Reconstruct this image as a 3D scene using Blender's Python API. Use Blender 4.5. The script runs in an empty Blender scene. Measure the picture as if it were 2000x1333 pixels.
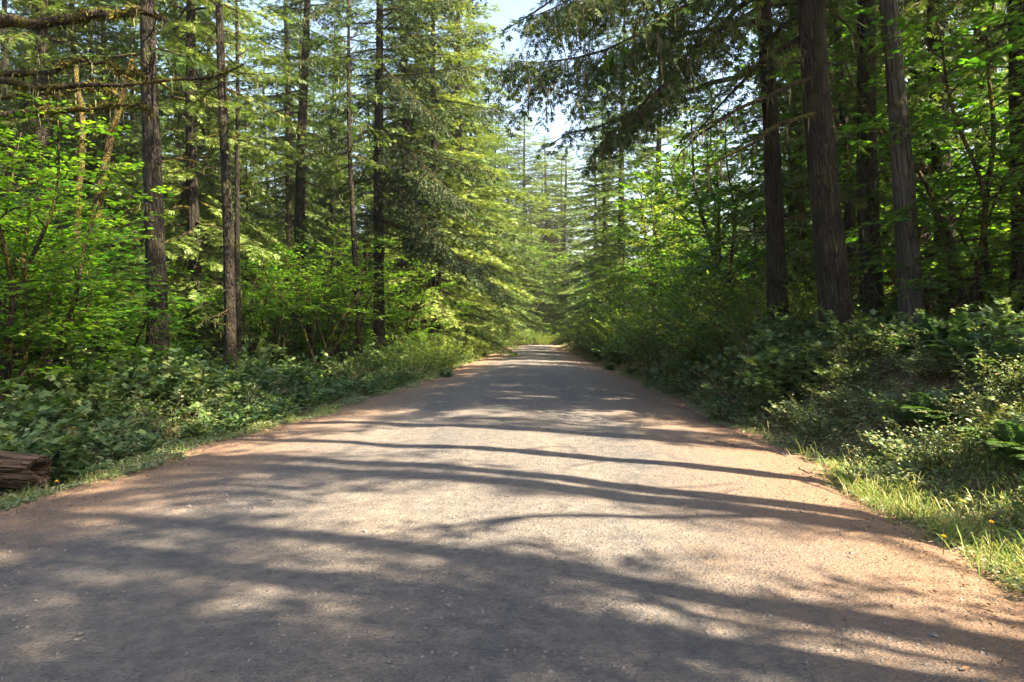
import bpy, math, random
import numpy as np
from mathutils import Vector, Euler

# ------------------------------------------------------------------ camera, sky, sun, exposure
S = bpy.context.scene
C = S.collection
R = math.radians
CAM_H = 1.42
cam_d = bpy.data.cameras.new('camera'); cam = bpy.data.objects.new('camera', cam_d); C.objects.link(cam)
cam_d.sensor_width = 36.0; cam_d.lens = 26.0; cam_d.clip_start = 0.05; cam_d.clip_end = 3000
cam.location = (0, 0, CAM_H)
cam.rotation_euler = (R(90 - 0.44), 0, R(1.59))
S.camera = cam

SUN_TO = Vector((0.93, -0.36, 0)).normalized()
SUN_EL = R(47)
w = bpy.data.worlds.new('World'); S.world = w; w.use_nodes = True
nt = w.node_tree; nt.nodes.clear()
wo = nt.nodes.new('ShaderNodeOutputWorld'); bg = nt.nodes.new('ShaderNodeBackground'); sk = nt.nodes.new('ShaderNodeTexSky')
sk.sky_type = 'NISHITA'; sk.sun_disc = False; sk.sun_elevation = SUN_EL
sk.sun_rotation = math.atan2(SUN_TO.x, SUN_TO.y); sk.air_density = 1.2; sk.dust_density = 4.0; sk.ozone_density = 1.0
bg.inputs[1].default_value = 0.062
nt.links.new(sk.outputs[0], bg.inputs[0]); nt.links.new(bg.outputs[0], wo.inputs[0])
sun_d = bpy.data.lights.new('sun', 'SUN'); sun_d.energy = 5.0; sun_d.angle = R(0.55); sun_d.color = (1.0, 0.84, 0.60)
sun = bpy.data.objects.new('sun', sun_d); C.objects.link(sun)
to_sun = Vector((SUN_TO.x*math.cos(SUN_EL), SUN_TO.y*math.cos(SUN_EL), math.sin(SUN_EL)))
sun.rotation_euler = to_sun.to_track_quat('Z', 'Y').to_euler(); sun.location = (30, -10, 40)
S.view_settings.view_transform = 'Standard'; S.view_settings.look = 'None'; S.view_settings.gamma = 1
S.view_settings.exposure = 3.0
S.cycles.max_bounces = 10; S.cycles.diffuse_bounces = 5; S.cycles.glossy_bounces = 2; S.cycles.transmission_bounces = 6
S.cycles.transparent_max_bounces = 4; S.cycles.volume_bounces = 0
S.cycles.caustics_reflective = False; S.cycles.caustics_refractive = False
S.cycles.use_denoising = True

rng = np.random.default_rng(11)
random.seed(5)

# ------------------------------------------------------------------ mesh helpers
def nrm(a):
    return a / np.maximum(np.linalg.norm(a, axis=-1, keepdims=True), 1e-9)

class MB:
    def __init__(s):
        s.V = []; s.T = []; s.Q = []; s.TM = []; s.QM = []; s.A = []; s.n = 0
    def add(s, v, t=None, q=None, var=0.5, mi=0):
        v = np.asarray(v, dtype=np.float32).reshape(-1, 3)
        s.V.append(v)
        s.A.append(np.broadcast_to(np.asarray(var, dtype=np.float32), (len(v),)))
        if t is not None and len(t):
            s.T.append(np.asarray(t, dtype=np.int64).reshape(-1, 3) + s.n); s.TM.append(np.full(len(s.T[-1]), mi))
        if q is not None and len(q):
            s.Q.append(np.asarray(q, dtype=np.int64).reshape(-1, 4) + s.n); s.QM.append(np.full(len(s.Q[-1]), mi))
        s.n += len(v)
    def mesh(s, name, mats, smooth=False):
        me = bpy.data.meshes.new(name)
        V = np.concatenate(s.V)
        T = np.concatenate(s.T) if s.T else np.zeros((0, 3), int)
        Q = np.concatenate(s.Q) if s.Q else np.zeros((0, 4), int)
        mi = np.concatenate(s.TM + s.QM).astype(np.int32)
        me.vertices.add(len(V)); me.vertices.foreach_set('co', V.ravel())
        li = np.concatenate([T.ravel(), Q.ravel()]).astype(np.int32)
        me.loops.add(len(li)); me.loops.foreach_set('vertex_index', li)
        st = np.concatenate([np.arange(len(T))*3, len(T)*3 + np.arange(len(Q))*4]).astype(np.int32)
        me.polygons.add(len(st)); me.polygons.foreach_set('loop_start', st)
        me.polygons.foreach_set('material_index', mi)
        me.polygons.foreach_set('use_smooth', np.full(len(st), smooth, dtype=bool))
        a = me.attributes.new('var', 'FLOAT', 'POINT'); a.data.foreach_set('value', np.concatenate(s.A).astype(np.float32))
        for m in mats: me.materials.append(m)
        me.update(calc_edges=True)
        return me

def tubes(mb, P, Rd, k=6, mi=0, var=0.5, bump=0.0):
    """P (m,n,3) polylines, Rd (m,n) radii"""
    P = np.asarray(P, float); Rd = np.asarray(Rd, float)
    if P.ndim == 2: P = P[None]; Rd = Rd[None]
    m, n = P.shape[:2]
    T = nrm(np.gradient(P, axis=1))
    mean = nrm(P[:, -1] - P[:, 0])
    ref = np.where(np.abs(mean[:, 2:3]) > .7, np.array([[1., .1, 0]]), np.array([[.05, .02, 1.]]))[:, None, :]
    U = nrm(np.cross(np.broadcast_to(ref, T.shape), T)); W = np.cross(T, U)
    a = np.arange(k)/k*2*np.pi
    rr = Rd[:, :, None]*np.ones(k)
    if bump: rr = rr*(1 + rng.normal(0, bump, rr.shape))
    V = P[:, :, None, :] + rr[..., None]*(np.cos(a)[None, None, :, None]*U[:, :, None] + np.sin(a)[None, None, :, None]*W[:, :, None])
    idx = np.arange(m*n*k).reshape(m, n, k)
    i0 = idx[:, :-1]; i1 = idx[:, 1:]
    Q = np.stack([i0, np.roll(i0, -1, 2), np.roll(i1, -1, 2), i1], -1)
    mb.add(V.reshape(-1, 3), q=Q.reshape(-1, 4), var=var, mi=mi)
    # end caps
    cap = np.concatenate([P[:, -1] + T[:, -1]*Rd[:, -1:]*.5, P[:, 0]])
    base = mb.n
    ti = []
    for j in range(m):
        pass
    e = idx[:, -1]; b = idx[:, 0]
    off = base - m*n*k
    capi = np.arange(m)[:, None]
    t1 = np.stack([e + off, np.roll(e, -1, 1) + off, np.broadcast_to(capi + base, e.shape)], -1).reshape(-1, 3)
    t2 = np.stack([np.roll(b, -1, 1) + off, b + off, np.broadcast_to(capi + base + m, b.shape)], -1).reshape(-1, 3)
    s = mb.n
    mb.add(cap, t=np.concatenate([t1, t2]) - s, var=var, mi=mi)

def stamp(mb, tmpl, P, D, N, Sz, var, mi=0):
    """scatter the template (verts, tris, quads) at P along D, facing N"""
    tv, tt, tq = tmpl
    n = len(P)
    if n == 0: return
    X = nrm(D); Y = nrm(np.cross(N, X)); Z = np.cross(X, Y)
    Sz = np.broadcast_to(np.asarray(Sz, float), (n,))
    V = P[:, None] + Sz[:, None, None]*(tv[None, :, 0:1]*X[:, None] + tv[None, :, 1:2]*Y[:, None] + tv[None, :, 2:3]*Z[:, None])
    k = len(tv); o = (np.arange(n)*k)[:, None, None]
    t = (tt[None] + o).reshape(-1, 3) if tt is not None else None
    q = (tq[None] + o).reshape(-1, 4) if tq is not None else None
    mb.add(V.reshape(-1, 3), t=t, q=q, var=np.repeat(np.broadcast_to(var, (n,)), k), mi=mi)

def t_spray():
    vs = []; q = []
    for ang, s0, L, wd in ((0, 0, 1, .095), (40, .10, .66, .085), (-40, .20, .66, .085), (32, .44, .5, .08), (-32, .54, .46, .08)):
        c, s_ = math.cos(R(ang)), math.sin(R(ang)); b = len(vs)
        for x, y, z in ((0, 0, 0), (.5*L, wd, -.03), (L, 0, -.10*L), (.5*L, -wd, -.03)):
            vs.append((s0 + x*c - y*s_, x*s_ + y*c, z - .06*s0))
        q.append((b, b+1, b+2, b+3))
    return np.array(vs), None, np.array(q)
def t_diamond():
    return np.array([(0, 0, 0), (.45, .17, .03), (1, 0, -.08), (.45, -.17, .03)]), np.array([(0, 2, 1), (0, 3, 2)]), None
def t_blade():
    return (np.array([(0, -.013, 0), (0, .013, 0), (.45, .012, .02), (.45, -.012, .02), (.78, .009, .14), (.78, -.009, .14), (.95, 0, .36)]),
            np.array([(5, 4, 6)]), np.array([(0, 1, 2, 3), (3, 2, 4, 5)]))
def t_ovate():
    return (np.array([(0, 0, 0), (.28, .27, .06), (.66, .22, .04), (1, 0, -.1), (.66, -.22, .04), (.28, -.27, .06), (.5, 0, -.02)]),
            np.array([(0, 6, 1), (1, 6, 2), (2, 6, 3), (3, 6, 4), (4, 6, 5), (5, 6, 0)]), None)
def t_palm():
    pts = [(0.45, 0, .04)]
    for a, r in ((180, .40), (212, .36), (236, .50), (262, .30), (298, .54), (330, .31), (0, .60), (30, .31), (62, .54), (98, .30), (124, .50), (148, .36)):
        x = .45 + r*math.cos(R(a)); y = r*math.sin(R(a)); pts.append((x, y, -.28*r*r))
    n = len(pts) - 1
    return np.array(pts), np.array([(0, 1+i, 1+(i+1) % n) for i in range(n)]), None
def t_strand():
    return np.array([(0, -.03, 0), (0, .03, 0), (.35, .045, .02), (.35, -.03, .02), (.7, .02, -.02), (.7, -.03, -.02), (1, 0, .02)]), np.array([(5, 4, 6)]), np.array([(0, 1, 2, 3), (3, 2, 4, 5)])
STRAND = t_strand()
SPRAY, DIAM, BLADE, OVATE, PALM = t_spray(), t_diamond(), t_blade(), t_ovate(), t_palm()
UP = np.array([0., 0., 1.])

def secondaries(LP, L, step, lfun, t0=.15, ang=55, droop=.15):
    """side twigs on limb polylines. returns base, dir, length"""
    B, D, Ls = [], [], []
    n = LP.shape[1]
    for p, l in zip(LP, L):
        k = max(3, int(l*(1-t0)/step))
        t = np.linspace(t0, 1, k) + rng.normal(0, .25*(1-t0)/k, k); t = np.clip(t, 0, 1)
        for sgn in (-1, 1):
            x = np.clip(t + sgn*.25/k, 0, 1)*(n-1); i = np.minimum(x.astype(int), n-2); f = (x-i)[:, None]
            b = p[i]*(1-f) + p[i+1]*f
            tg = nrm(p[i+1]-p[i])
            side = nrm(np.cross(np.broadcast_to(UP, tg.shape), tg))*sgn
            a = np.radians(ang + rng.normal(0, 12, k))[:, None]
            d = tg*np.cos(a) + side*np.sin(a)
            d[:, 2] += -droop + rng.normal(0, .12, k)
            B.append(b); D.append(nrm(d)); Ls.append(lfun(t, l)*rng.uniform(.65, 1.2, k))
    return np.concatenate(B), np.concatenate(D), np.concatenate(Ls)

def along(B, D, Ls, step, droop, ang, jit=.25, tip=True):
    """points and directions alternating along straight-ish drooping twigs"""
    k = np.maximum(2, (Ls/step).astype(int))
    tot = k.sum(); own = np.repeat(np.arange(len(k)), k)
    first = np.repeat(np.cumsum(k)-k, k); j = np.arange(tot)-first
    s = (j+.6)/k[own]*Ls[own]
    P = B[own] + D[own]*s[:, None]; P[:, 2] -= droop*s*s
    sg = np.where(j % 2 == 0, 1., -1.)
    side = nrm(np.cross(np.broadcast_to(UP, (tot, 3)), D[own]))*sg[:, None]
    a = np.radians(rng.normal(ang, 12, tot)); last = j == k[own]-1
    a[last] *= .2
    d = D[own]*np.cos(a)[:, None] + side*np.sin(a)[:, None]
    d[:, 2] -= 2*droop*s
    d += rng.normal(0, jit*.5, d.shape)
    return P, nrm(d), s/np.maximum(Ls[own], .01), own

# ------------------------------------------------------------------ materials
def new_mat(name):
    m = bpy.data.materials.new(name); m.use_nodes = True
    m.node_tree.nodes.clear(); return m, m.node_tree.nodes, m.node_tree.links
def ramp(N, cols):
    r = N.new('ShaderNodeValToRGB'); e = r.color_ramp.elements
    while len(e) < len(cols): e.new(.5)
    for i, (p, c) in enumerate(cols): e[i].position = p; e[i].color = (*c, 1)
    return r
def leaf_mat(name, cols, trans, tcol, rough=.5, spec=.35, hue=.02):
    m, N, L = new_mat(name)
    at = N.new('ShaderNodeAttribute'); at.attribute_name = 'var'
    r = ramp(N, cols); L.new(at.outputs['Fac'], r.inputs[0])
    oi = N.new('ShaderNodeObjectInfo'); hs = N.new('ShaderNodeHueSaturation')
    mr = N.new('ShaderNodeMapRange'); mr.inputs[3].default_value = .5-hue; mr.inputs[4].default_value = .5+hue
    L.new(oi.outputs['Random'], mr.inputs[0]); L.new(mr.outputs[0], hs.inputs['Hue'])
    mv = N.new('ShaderNodeMapRange'); mv.inputs[3].default_value = 1.18; mv.inputs[4].default_value = .82
    L.new(oi.outputs['Random'], mv.inputs[0]); L.new(mv.outputs[0], hs.inputs['Value']); L.new(r.outputs[0], hs.inputs['Color'])
    p = N.new('ShaderNodeBsdfPrincipled'); p.inputs['Roughness'].default_value = rough; p.inputs['Specular IOR Level'].default_value = spec
    L.new(hs.outputs[0], p.inputs['Base Color'])
    t = N.new('ShaderNodeBsdfTranslucent')
    mc = N.new('ShaderNodeMix'); mc.data_type = 'RGBA'; mc.blend_type = 'MULTIPLY'; mc.inputs[0].default_value = 1
    mc.inputs[7].default_value = (*tcol, 1); L.new(hs.outputs[0], mc.inputs[6]); L.new(mc.outputs[2], t.inputs[0])
    mx = N.new('ShaderNodeMixShader'); mx.inputs[0].default_value = trans
    L.new(p.outputs[0], mx.inputs[1]); L.new(t.outputs[0], mx.inputs[2])
    o = N.new('ShaderNodeOutputMaterial'); L.new(mx.outputs[0], o.inputs[0])
    return m
def bark_mat(name, c1, c2, moss=(.10, .085, .015), amt=.35, zs=.18, scale=9, xs=1):
    m, N, L = new_mat(name)
    tc = N.new('ShaderNodeTexCoord'); mp = N.new('ShaderNodeMapping'); mp.inputs['Scale'].default_value = (xs, 1, zs)
    L.new(tc.outputs['Object'], mp.inputs[0])
    n1 = N.new('ShaderNodeTexNoise'); n1.inputs['Scale'].default_value = scale; n1.inputs['Detail'].default_value = 6; n1.inputs['Roughness'].default_value = .65
    L.new(mp.outputs[0], n1.inputs[0])
    v = N.new('ShaderNodeTexVoronoi'); v.feature = 'DISTANCE_TO_EDGE'; v.inputs['Scale'].default_value = scale*1.6; L.new(mp.outputs[0], v.inputs[0])
    r = ramp(N, ((.3, c1), (.7, c2))); L.new(n1.outputs[0], r.inputs[0])
    n2 = N.new('ShaderNodeTexNoise'); n2.inputs['Scale'].default_value = 1.7; n2.inputs['Detail'].default_value = 5; L.new(tc.outputs['Object'], n2.inputs[0])
    rm = ramp(N, ((.62-amt*.3, (0, 0, 0)), (.72-amt*.2, (1, 1, 1)))); L.new(n2.outputs[0], rm.inputs[0])
    mx = N.new('ShaderNodeMix'); mx.data_type = 'RGBA'; L.new(rm.outputs[0], mx.inputs[0]); L.new(r.outputs[0], mx.inputs[6]); mx.inputs[7].default_value = (*moss, 1)
    p = N.new('ShaderNodeBsdfPrincipled'); p.inputs['Roughness'].default_value = .95; p.inputs['Specular IOR Level'].default_value = .15
    L.new(mx.outputs[2], p.inputs['Base Color'])
    rv = ramp(N, ((0, (0, 0, 0)), (.18, (1, 1, 1)))); L.new(v.outputs['Distance'], rv.inputs[0])
    ad = N.new('ShaderNodeMath'); ad.operation = 'ADD'; L.new(rv.outputs[0], ad.inputs[0]); L.new(n1.outputs[0], ad.inputs[1])
    b = N.new('ShaderNodeBump'); b.inputs['Strength'].default_value = 1; b.inputs['Distance'].default_value = .055
    L.new(ad.outputs[0], b.inputs['Height']); L.new(b.outputs[0], p.inputs['Normal'])
    o = N.new('ShaderNodeOutputMaterial'); L.new(p.outputs[0], o.inputs[0])
    return m

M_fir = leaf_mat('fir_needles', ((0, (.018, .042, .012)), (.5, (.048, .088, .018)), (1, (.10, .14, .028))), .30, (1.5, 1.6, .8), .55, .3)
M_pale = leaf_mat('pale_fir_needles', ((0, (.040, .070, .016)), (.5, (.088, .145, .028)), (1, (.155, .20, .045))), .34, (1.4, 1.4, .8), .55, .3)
M_fir_shade = leaf_mat('shaded_fir_needles', ((0, (.010, .026, .010)), (.5, (.022, .046, .014)), (1, (.05, .080, .020))), .22, (1.5, 1.6, .7), .6, .25)  # fir needles with the drooping fir's shade put into the colour
M_maple = leaf_mat('maple_leaf', ((0, (.030, .075, .012)), (.5, (.058, .138, .016)), (1, (.12, .19, .024))), .56, (1.75, 2.0, .5), .42, .4)
M_alder = leaf_mat('alder_leaf', ((0, (.045, .095, .018)), (.5, (.095, .155, .030)), (1, (.17, .22, .05))), .50, (1.8, 1.85, .6), .5, .35)
M_shrub = leaf_mat('shrub_leaf', ((0, (.028, .070, .028)), (.5, (.068, .118, .036)), (1, (.14, .18, .06))), .30, (1.5, 1.6, .7), .58, .3)
M_low = leaf_mat('low_leaf', ((0, (.045, .088, .034)), (.45, (.105, .150, .062)), (.8, (.19, .22, .10)), (1, (.24, .22, .12))), .30, (1.5, 1.5, .7), .45, .4)
M_fern = leaf_mat('fern_leaf', ((0, (.022, .060, .018)), (1, (.065, .125, .035))), .30, (1.5, 1.6, .7), .40, .45)
M_grass = leaf_mat('grass_blade', ((0, (.09, .15, .025)), (.55, (.20, .26, .06)), (.8, (.30, .28, .10)), (1, (.36, .29, .15))), .35, (1.3, 1.3, .7), .5, .3)
M_lichen = leaf_mat('lichen', ((0, (.12, .12, .06)), (1, (.27, .25, .14))), .35, (1.1, 1.1, .9), .9, .1)
M_moss = leaf_mat('moss', ((0, (.022, .028, .006)), (.6, (.065, .066, .012)), (1, (.17, .14, .026))), .2, (1.2, 1.2, .6), .9, .1)
M_bark = bark_mat('fir_bark', (.008, .0065, .005), (.036, .030, .024), moss=(.042, .040, .018), amt=.3)
M_bark2 = bark_mat('grey_bark', (.030, .027, .024), (.095, .086, .076), amt=.1, scale=6)
M_bark3 = bark_mat('mossy_bark', (.04, .03, .02), (.17, .115, .07), moss=(.085, .064, .014), amt=.9, zs=.4)
M_twig = bark_mat('twig_bark', (.020, .015, .011), (.07, .052, .038), amt=.5)
M_stem = bark_mat('stem', (.05, .045, .02), (.11, .08, .045), amt=.4)
M_log = bark_mat('rotten_log', (.04, .025, .016), (.17, .105, .068), amt=-.3, zs=1, scale=11, xs=.12)
M_stick = bark_mat('dead_wood', (.12, .08, .055), (.34, .26, .20), amt=-.5)

# ------------------------------------------------------------------ tagging
def tag(o, label=None, cat=None, group=None, kind=None):
    if label: o['label'] = label
    if cat: o['category'] = cat
    if group: o['group'] = group
    if kind: o['kind'] = kind
    return o
def link(name, me, parent=None):
    o = bpy.data.objects.new(name, me); C.objects.link(o)
    if parent: o.parent = parent
    return o
def thing(name, loc, label, cat, group=None, rz=0, sc=1, tilt=(0, 0)):
    o = bpy.data.objects.new(name, None); C.objects.link(o)
    o.empty_display_size = .3
    o.location = loc; o.rotation_euler = (tilt[0], tilt[1], rz); o.scale = (sc, sc, sc) if not hasattr(sc, '__len__') else sc
    o.rotation_mode = 'ZYX' if False else 'XYZ'
    return tag(o, label, cat, group)

# ------------------------------------------------------------------ terrain
EY = np.array([-60, 0, 4, 7, 12, 25, 45, 60, 100, 150, 200, 300.])
EL = np.array([-5.2, -5.2, -5.0, -4.75, -4.35, -3.5, -3.35, -3.25, -3.2, -3.3, -3.3, -3.3])
ER = np.array([2.9, 2.9, 3.05, 3.25, 3.4, 3.5, 3.4, 3.3, 3.2, 3.2, 3.2, 3.2])
def left_e(y): return np.interp(y, EY, EL) + .12*np.sin(y*.9+1) + .08*np.sin(y*2.3)
def right_e(y): return np.interp(y, EY, ER) + .13*np.sin(y*.8) + .09*np.sin(y*2.1+2)
def bend(y):                                             # the road drifts right and drops beyond the crest
    return np.where(y > 92, .0042*(np.minimum(y, 260)-92)**2, 0.)
def crest(y): return np.where(y > 105, -.0006*(np.minimum(y, 200)-105)**2, 0.)
def sstep(a, b, x):
    t = np.clip((x-a)/(b-a), 0, 1); return t*t*(3-2*t)
def road_z(x, y):
    c = (left_e(y)+right_e(y))/2; h = (right_e(y)-left_e(y))/2
    return -.13*np.clip((x-c)/h, -1.6, 1.6)**2
def vnoise(x, y, f, s):
    return (np.sin(x*f+s)*np.cos(y*f*1.1+s*2.3) + .5*np.sin(x*f*2.3+y*f*1.7+s*1.7) + .3*np.cos(x*f*3.1-y*f*4.3+s))/1.8
def ground(x, y):
    x = np.asarray(x, float); y = np.asarray(y, float); xs = x - bend(y)
    l = left_e(y); r = right_e(y)
    z = road_z(xs, y)
    dl = l - xs; dr = xs - r
    zl = -.13 - .22*sstep(0, 1.0, dl) + .18*sstep(1.6, 4, dl) + .12*vnoise(x, y, .5, 1)*sstep(.4, 3, dl) + .5*vnoise(x, y, .09, 4)*sstep(6, 20, dl)*sstep(200, 120, np.abs(x)+y*.4)
    bank = np.interp(y, [0, 6, 10, 22, 40, 80, 140], [.75, .95, 1.35, 1.35, 1.1, .9, .5])
    zr = -.13 - .05*sstep(0, .4, dr) + bank*sstep(.25, 2.7, dr) + .5*sstep(2.5, 9, dr) + .10*vnoise(x, y, .6, 3)*sstep(.5, 3, dr) + .5*vnoise(x, y, .08, 2)*sstep(6, 20, dr)*sstep(200, 120, np.abs(x)+y*.4)
    z = np.where(dl > 0, zl, np.where(dr > 0, zr, z - .05))
    return z + crest(y)
def gz(x, y): return float(ground(np.array([x]), np.array([y]))[0])

def grid_mesh(name, X, Y, Z, mats, attr=None):
    mb = MB(); h, wd = X.shape
    i = np.arange(h*wd).reshape(h, wd)
    q = np.stack([i[:-1, :-1], i[:-1, 1:], i[1:, 1:], i[1:, :-1]], -1).reshape(-1, 4)
    mb.add(np.stack([X, Y, Z], -1), q=q, var=.5 if attr is None else attr.ravel())
    return mb.mesh(name, mats, True)

m, N, L = new_mat('forest_floor')
tc = N.new('ShaderNodeTexCoord')
n1 = N.new('ShaderNodeTexNoise'); n1.inputs['Scale'].default_value = 3; n1.inputs['Detail'].default_value = 8; L.new(tc.outputs['Object'], n1.inputs[0])
r = ramp(N, ((.3, (.040, .026, .014)), (.55, (.10, .066, .038)), (.75, (.060, .072, .024)))); L.new(n1.outputs[0], r.inputs[0])
at = N.new('ShaderNodeAttribute'); at.attribute_name = 'var'
nf = N.new('ShaderNodeTexNoise'); nf.inputs['Scale'].default_value = 40; nf.inputs['Detail'].default_value = 8; L.new(tc.outputs['Object'], nf.inputs[0])
rd_ = ramp(N, ((.35, (.105, .066, .043)), (.65, (.22, .145, .095)))); L.new(nf.outputs[0], rd_.inputs[0])
dm = N.new('ShaderNodeMath'); dm.operation = 'ADD'; L.new(at.outputs['Fac'], dm.inputs[0]); L.new(n1.outputs[0], dm.inputs[1])
dr_ = ramp(N, ((.85, (0, 0, 0)), (1.15, (1, 1, 1)))); dr_.color_ramp.elements[1].position = 1.0; L.new(dm.outputs[0], dr_.inputs[0])
mxd = N.new('ShaderNodeMix'); mxd.data_type = 'RGBA'; L.new(dr_.outputs[0], mxd.inputs[0]); L.new(r.outputs[0], mxd.inputs[6]); L.new(rd_.outputs[0], mxd.inputs[7])
r = mxd
p = N.new('ShaderNodeBsdfPrincipled'); p.inputs['Roughness'].default_value = 1; p.inputs['Specular IOR Level'].default_value = .1; L.new(r.outputs[2], p.inputs['Base Color'])
b = N.new('ShaderNodeBump'); b.inputs['Distance'].default_value = .06; L.new(n1.outputs[0], b.inputs['Height']); L.new(b.outputs[0], p.inputs['Normal'])
o = N.new('ShaderNodeOutputMaterial'); L.new(p.outputs[0], o.inputs[0]); M_floor = m

gx = np.concatenate([np.linspace(-900, -80, 24)[:-1], np.linspace(-80, -14, 45)[:-1], np.linspace(-14, 16, 130)[:-1], np.linspace(16, 80, 45)[:-1], np.linspace(80, 900, 24)])
gy = np.concatenate([np.linspace(-300, -40, 14)[:-1], np.linspace(-40, 0, 40)[:-1], np.linspace(0, 60, 200)[:-1], np.linspace(60, 240, 160)[:-1], np.linspace(240, 1600, 24)])
X, Y = np.meshgrid(gx, gy)
terr = link('terrain', grid_mesh('terrain', X, Y, ground(X, Y), [M_floor], np.exp(-np.maximum(0, np.maximum(left_e(Y)-(X-bend(Y)), (X-bend(Y))-right_e(Y)))/.45)*.8)); tag(terr, 'brown forest floor and banks on both sides of the road', 'ground', kind='structure')

# road
m, N, L = new_mat('gravel_road')
tc = N.new('ShaderNodeTexCoord'); at = N.new('ShaderNodeAttribute'); at.attribute_name = 'var'
def noise(scale, det=6, rough=.6, vec=None, dist=0):
    n = N.new('ShaderNodeTexNoise'); n.inputs['Scale'].default_value = scale; n.inputs['Detail'].default_value = det
    n.inputs['Roughness'].default_value = rough; n.inputs['Distortion'].default_value = dist
    L.new((vec or tc.outputs['Object']), n.inputs[0]); return n
def mix(a, b_, f, blend='MIX'):
    x = N.new('ShaderNodeMix'); x.data_type = 'RGBA'; x.blend_type = blend
    for s, v in ((0, f), (6, a), (7, b_)):
        if isinstance(v, (int, float)): x.inputs[s].default_value = v
        elif isinstance(v, tuple): x.inputs[s].default_value = (*v, 1)
        else: L.new(v, x.inputs[s])
    return x.outputs[2]
mpz = N.new('ShaderNodeMapping'); mpz.inputs['Scale'].default_value = (1, .16, 1); L.new(tc.outputs['Object'], mpz.inputs[0])
big = noise(.9, 5, .6, mpz.outputs[0]); fine = noise(45, 8, .75); mid = noise(7, 6, .65)
grit = N.new('ShaderNodeTexVoronoi'); grit.inputs['Scale'].default_value = 55; L.new(tc.outputs['Object'], grit.inputs[0])
base = ramp(N, ((.25, (.085, .084, .086)), (.5, (.136, .129, .124)), (.75, (.21, .188, .170)))); L.new(mid.outputs[0], base.inputs[0])
fr = ramp(N, ((.3, (.55, .55, .57)), (.7, (1.35, 1.32, 1.28)))); L.new(fine.outputs[0], fr.inputs[0])
c1 = mix(base.outputs[0], fr.outputs[0], .75, 'MULTIPLY')
tr = ramp(N, ((.38, (.72, .72, .76)), (.62, (1.18, 1.06, .95)))); L.new(big.outputs[0], tr.inputs[0])
c2 = mix(c1, tr.outputs[0], .8, 'MULTIPLY')
ea = N.new('ShaderNodeMath'); ea.operation = 'MULTIPLY_ADD'; ea.inputs[1].default_value = .55; L.new(mid.outputs[0], ea.inputs[0])
L.new(at.outputs['Fac'], ea.inputs[2])
er = ramp(N, ((.55, (0, 0, 0)), (1.0, (.9, .9, .9)))); 
es = N.new('ShaderNodeMath'); es.operation = 'SUBTRACT'; es.inputs[1].default_value = .18; L.new(ea.outputs[0], es.inputs[0]); L.new(es.outputs[0], er.inputs[0])
ecol = ramp(N, ((.35, (.135, .078, .048)), (.65, (.26, .165, .105)))); L.new(fine.outputs[0], ecol.inputs[0])
c3 = mix(c2, ecol.outputs[0], er.outputs[0])
p = N.new('ShaderNodeBsdfPrincipled'); L.new(c3, p.inputs['Base Color']); p.inputs['Roughness'].default_value = .8; p.inputs['Specular IOR Level'].default_value = .3
grit2 = N.new('ShaderNodeTexVoronoi'); grit2.inputs['Scale'].default_value = 24; grit2.feature = 'SMOOTH_F1'; L.new(tc.outputs['Object'], grit2.inputs[0])
ht = N.new('ShaderNodeMath'); ht.operation = 'MULTIPLY_ADD'; ht.inputs[1].default_value = .7
L.new(grit.outputs['Distance'], ht.inputs[0]); h2 = N.new('ShaderNodeMath'); h2.operation = 'MULTIPLY_ADD'; h2.inputs[1].default_value = .8; L.new(grit2.outputs['Distance'], h2.inputs[0]); L.new(fine.outputs[0], h2.inputs[2]); L.new(h2.outputs[0], ht.inputs[2])
b = N.new('ShaderNodeBump'); b.inputs['Distance'].default_value = .026; b.inputs['Strength'].default_value = 1; L.new(ht.outputs[0], b.inputs['Height'])
b2 = N.new('ShaderNodeBump'); b2.inputs['Distance'].default_value = .06; b2.inputs['Strength'].default_value = .6; L.new(mid.outputs[0], b2.inputs['Height']); L.new(b.outputs[0], b2.inputs['Normal'])
L.new(b2.outputs[0], p.inputs['Normal'])
o = N.new('ShaderNodeOutputMaterial'); L.new(p.outputs[0], o.inputs[0]); M_road = m

ry = np.concatenate([np.linspace(-40, 0, 50)[:-1], np.linspace(0, 30, 220)[:-1], np.linspace(30, 235, 260)])
rt = np.linspace(-1, 1, 61)
T_, Y = np.meshgrid(rt, ry)
wob = .10*vnoise(Y*0+np.sign(T_)*9, Y, 3.1, 2)*np.abs(T_)**6
c = (left_e(Y)+right_e(Y))/2; hw = (right_e(Y)-left_e(Y))/2
X = c + T_*(hw + wob) ; Zr = road_z(X, Y)
Zr = Zr + .012*vnoise(X, Y, 2.2, 5) + .006*vnoise(X, Y, 6, 1) - .02*np.exp(-((X+1.9)/.5)**2) - .02*np.exp(-((X-.9)/.5)**2)
Zr = Zr - .05*sstep(.94, 1, np.abs(T_))
rd = link('road', grid_mesh('road', X + bend(Y), Y, Zr + crest(Y), [M_road], np.abs(T_))); tag(rd, 'grey brown gravel road with reddish dirt edges running into the forest', 'road', kind='structure')
def road_surf(x, y):
    return road_z(x, y) + .012*vnoise(x, y, 2.2, 5) + .006*vnoise(x, y, 6, 1) - .02*np.exp(-((x+1.9)/.5)**2) - .02*np.exp(-((x-.9)/.5)**2)

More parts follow.
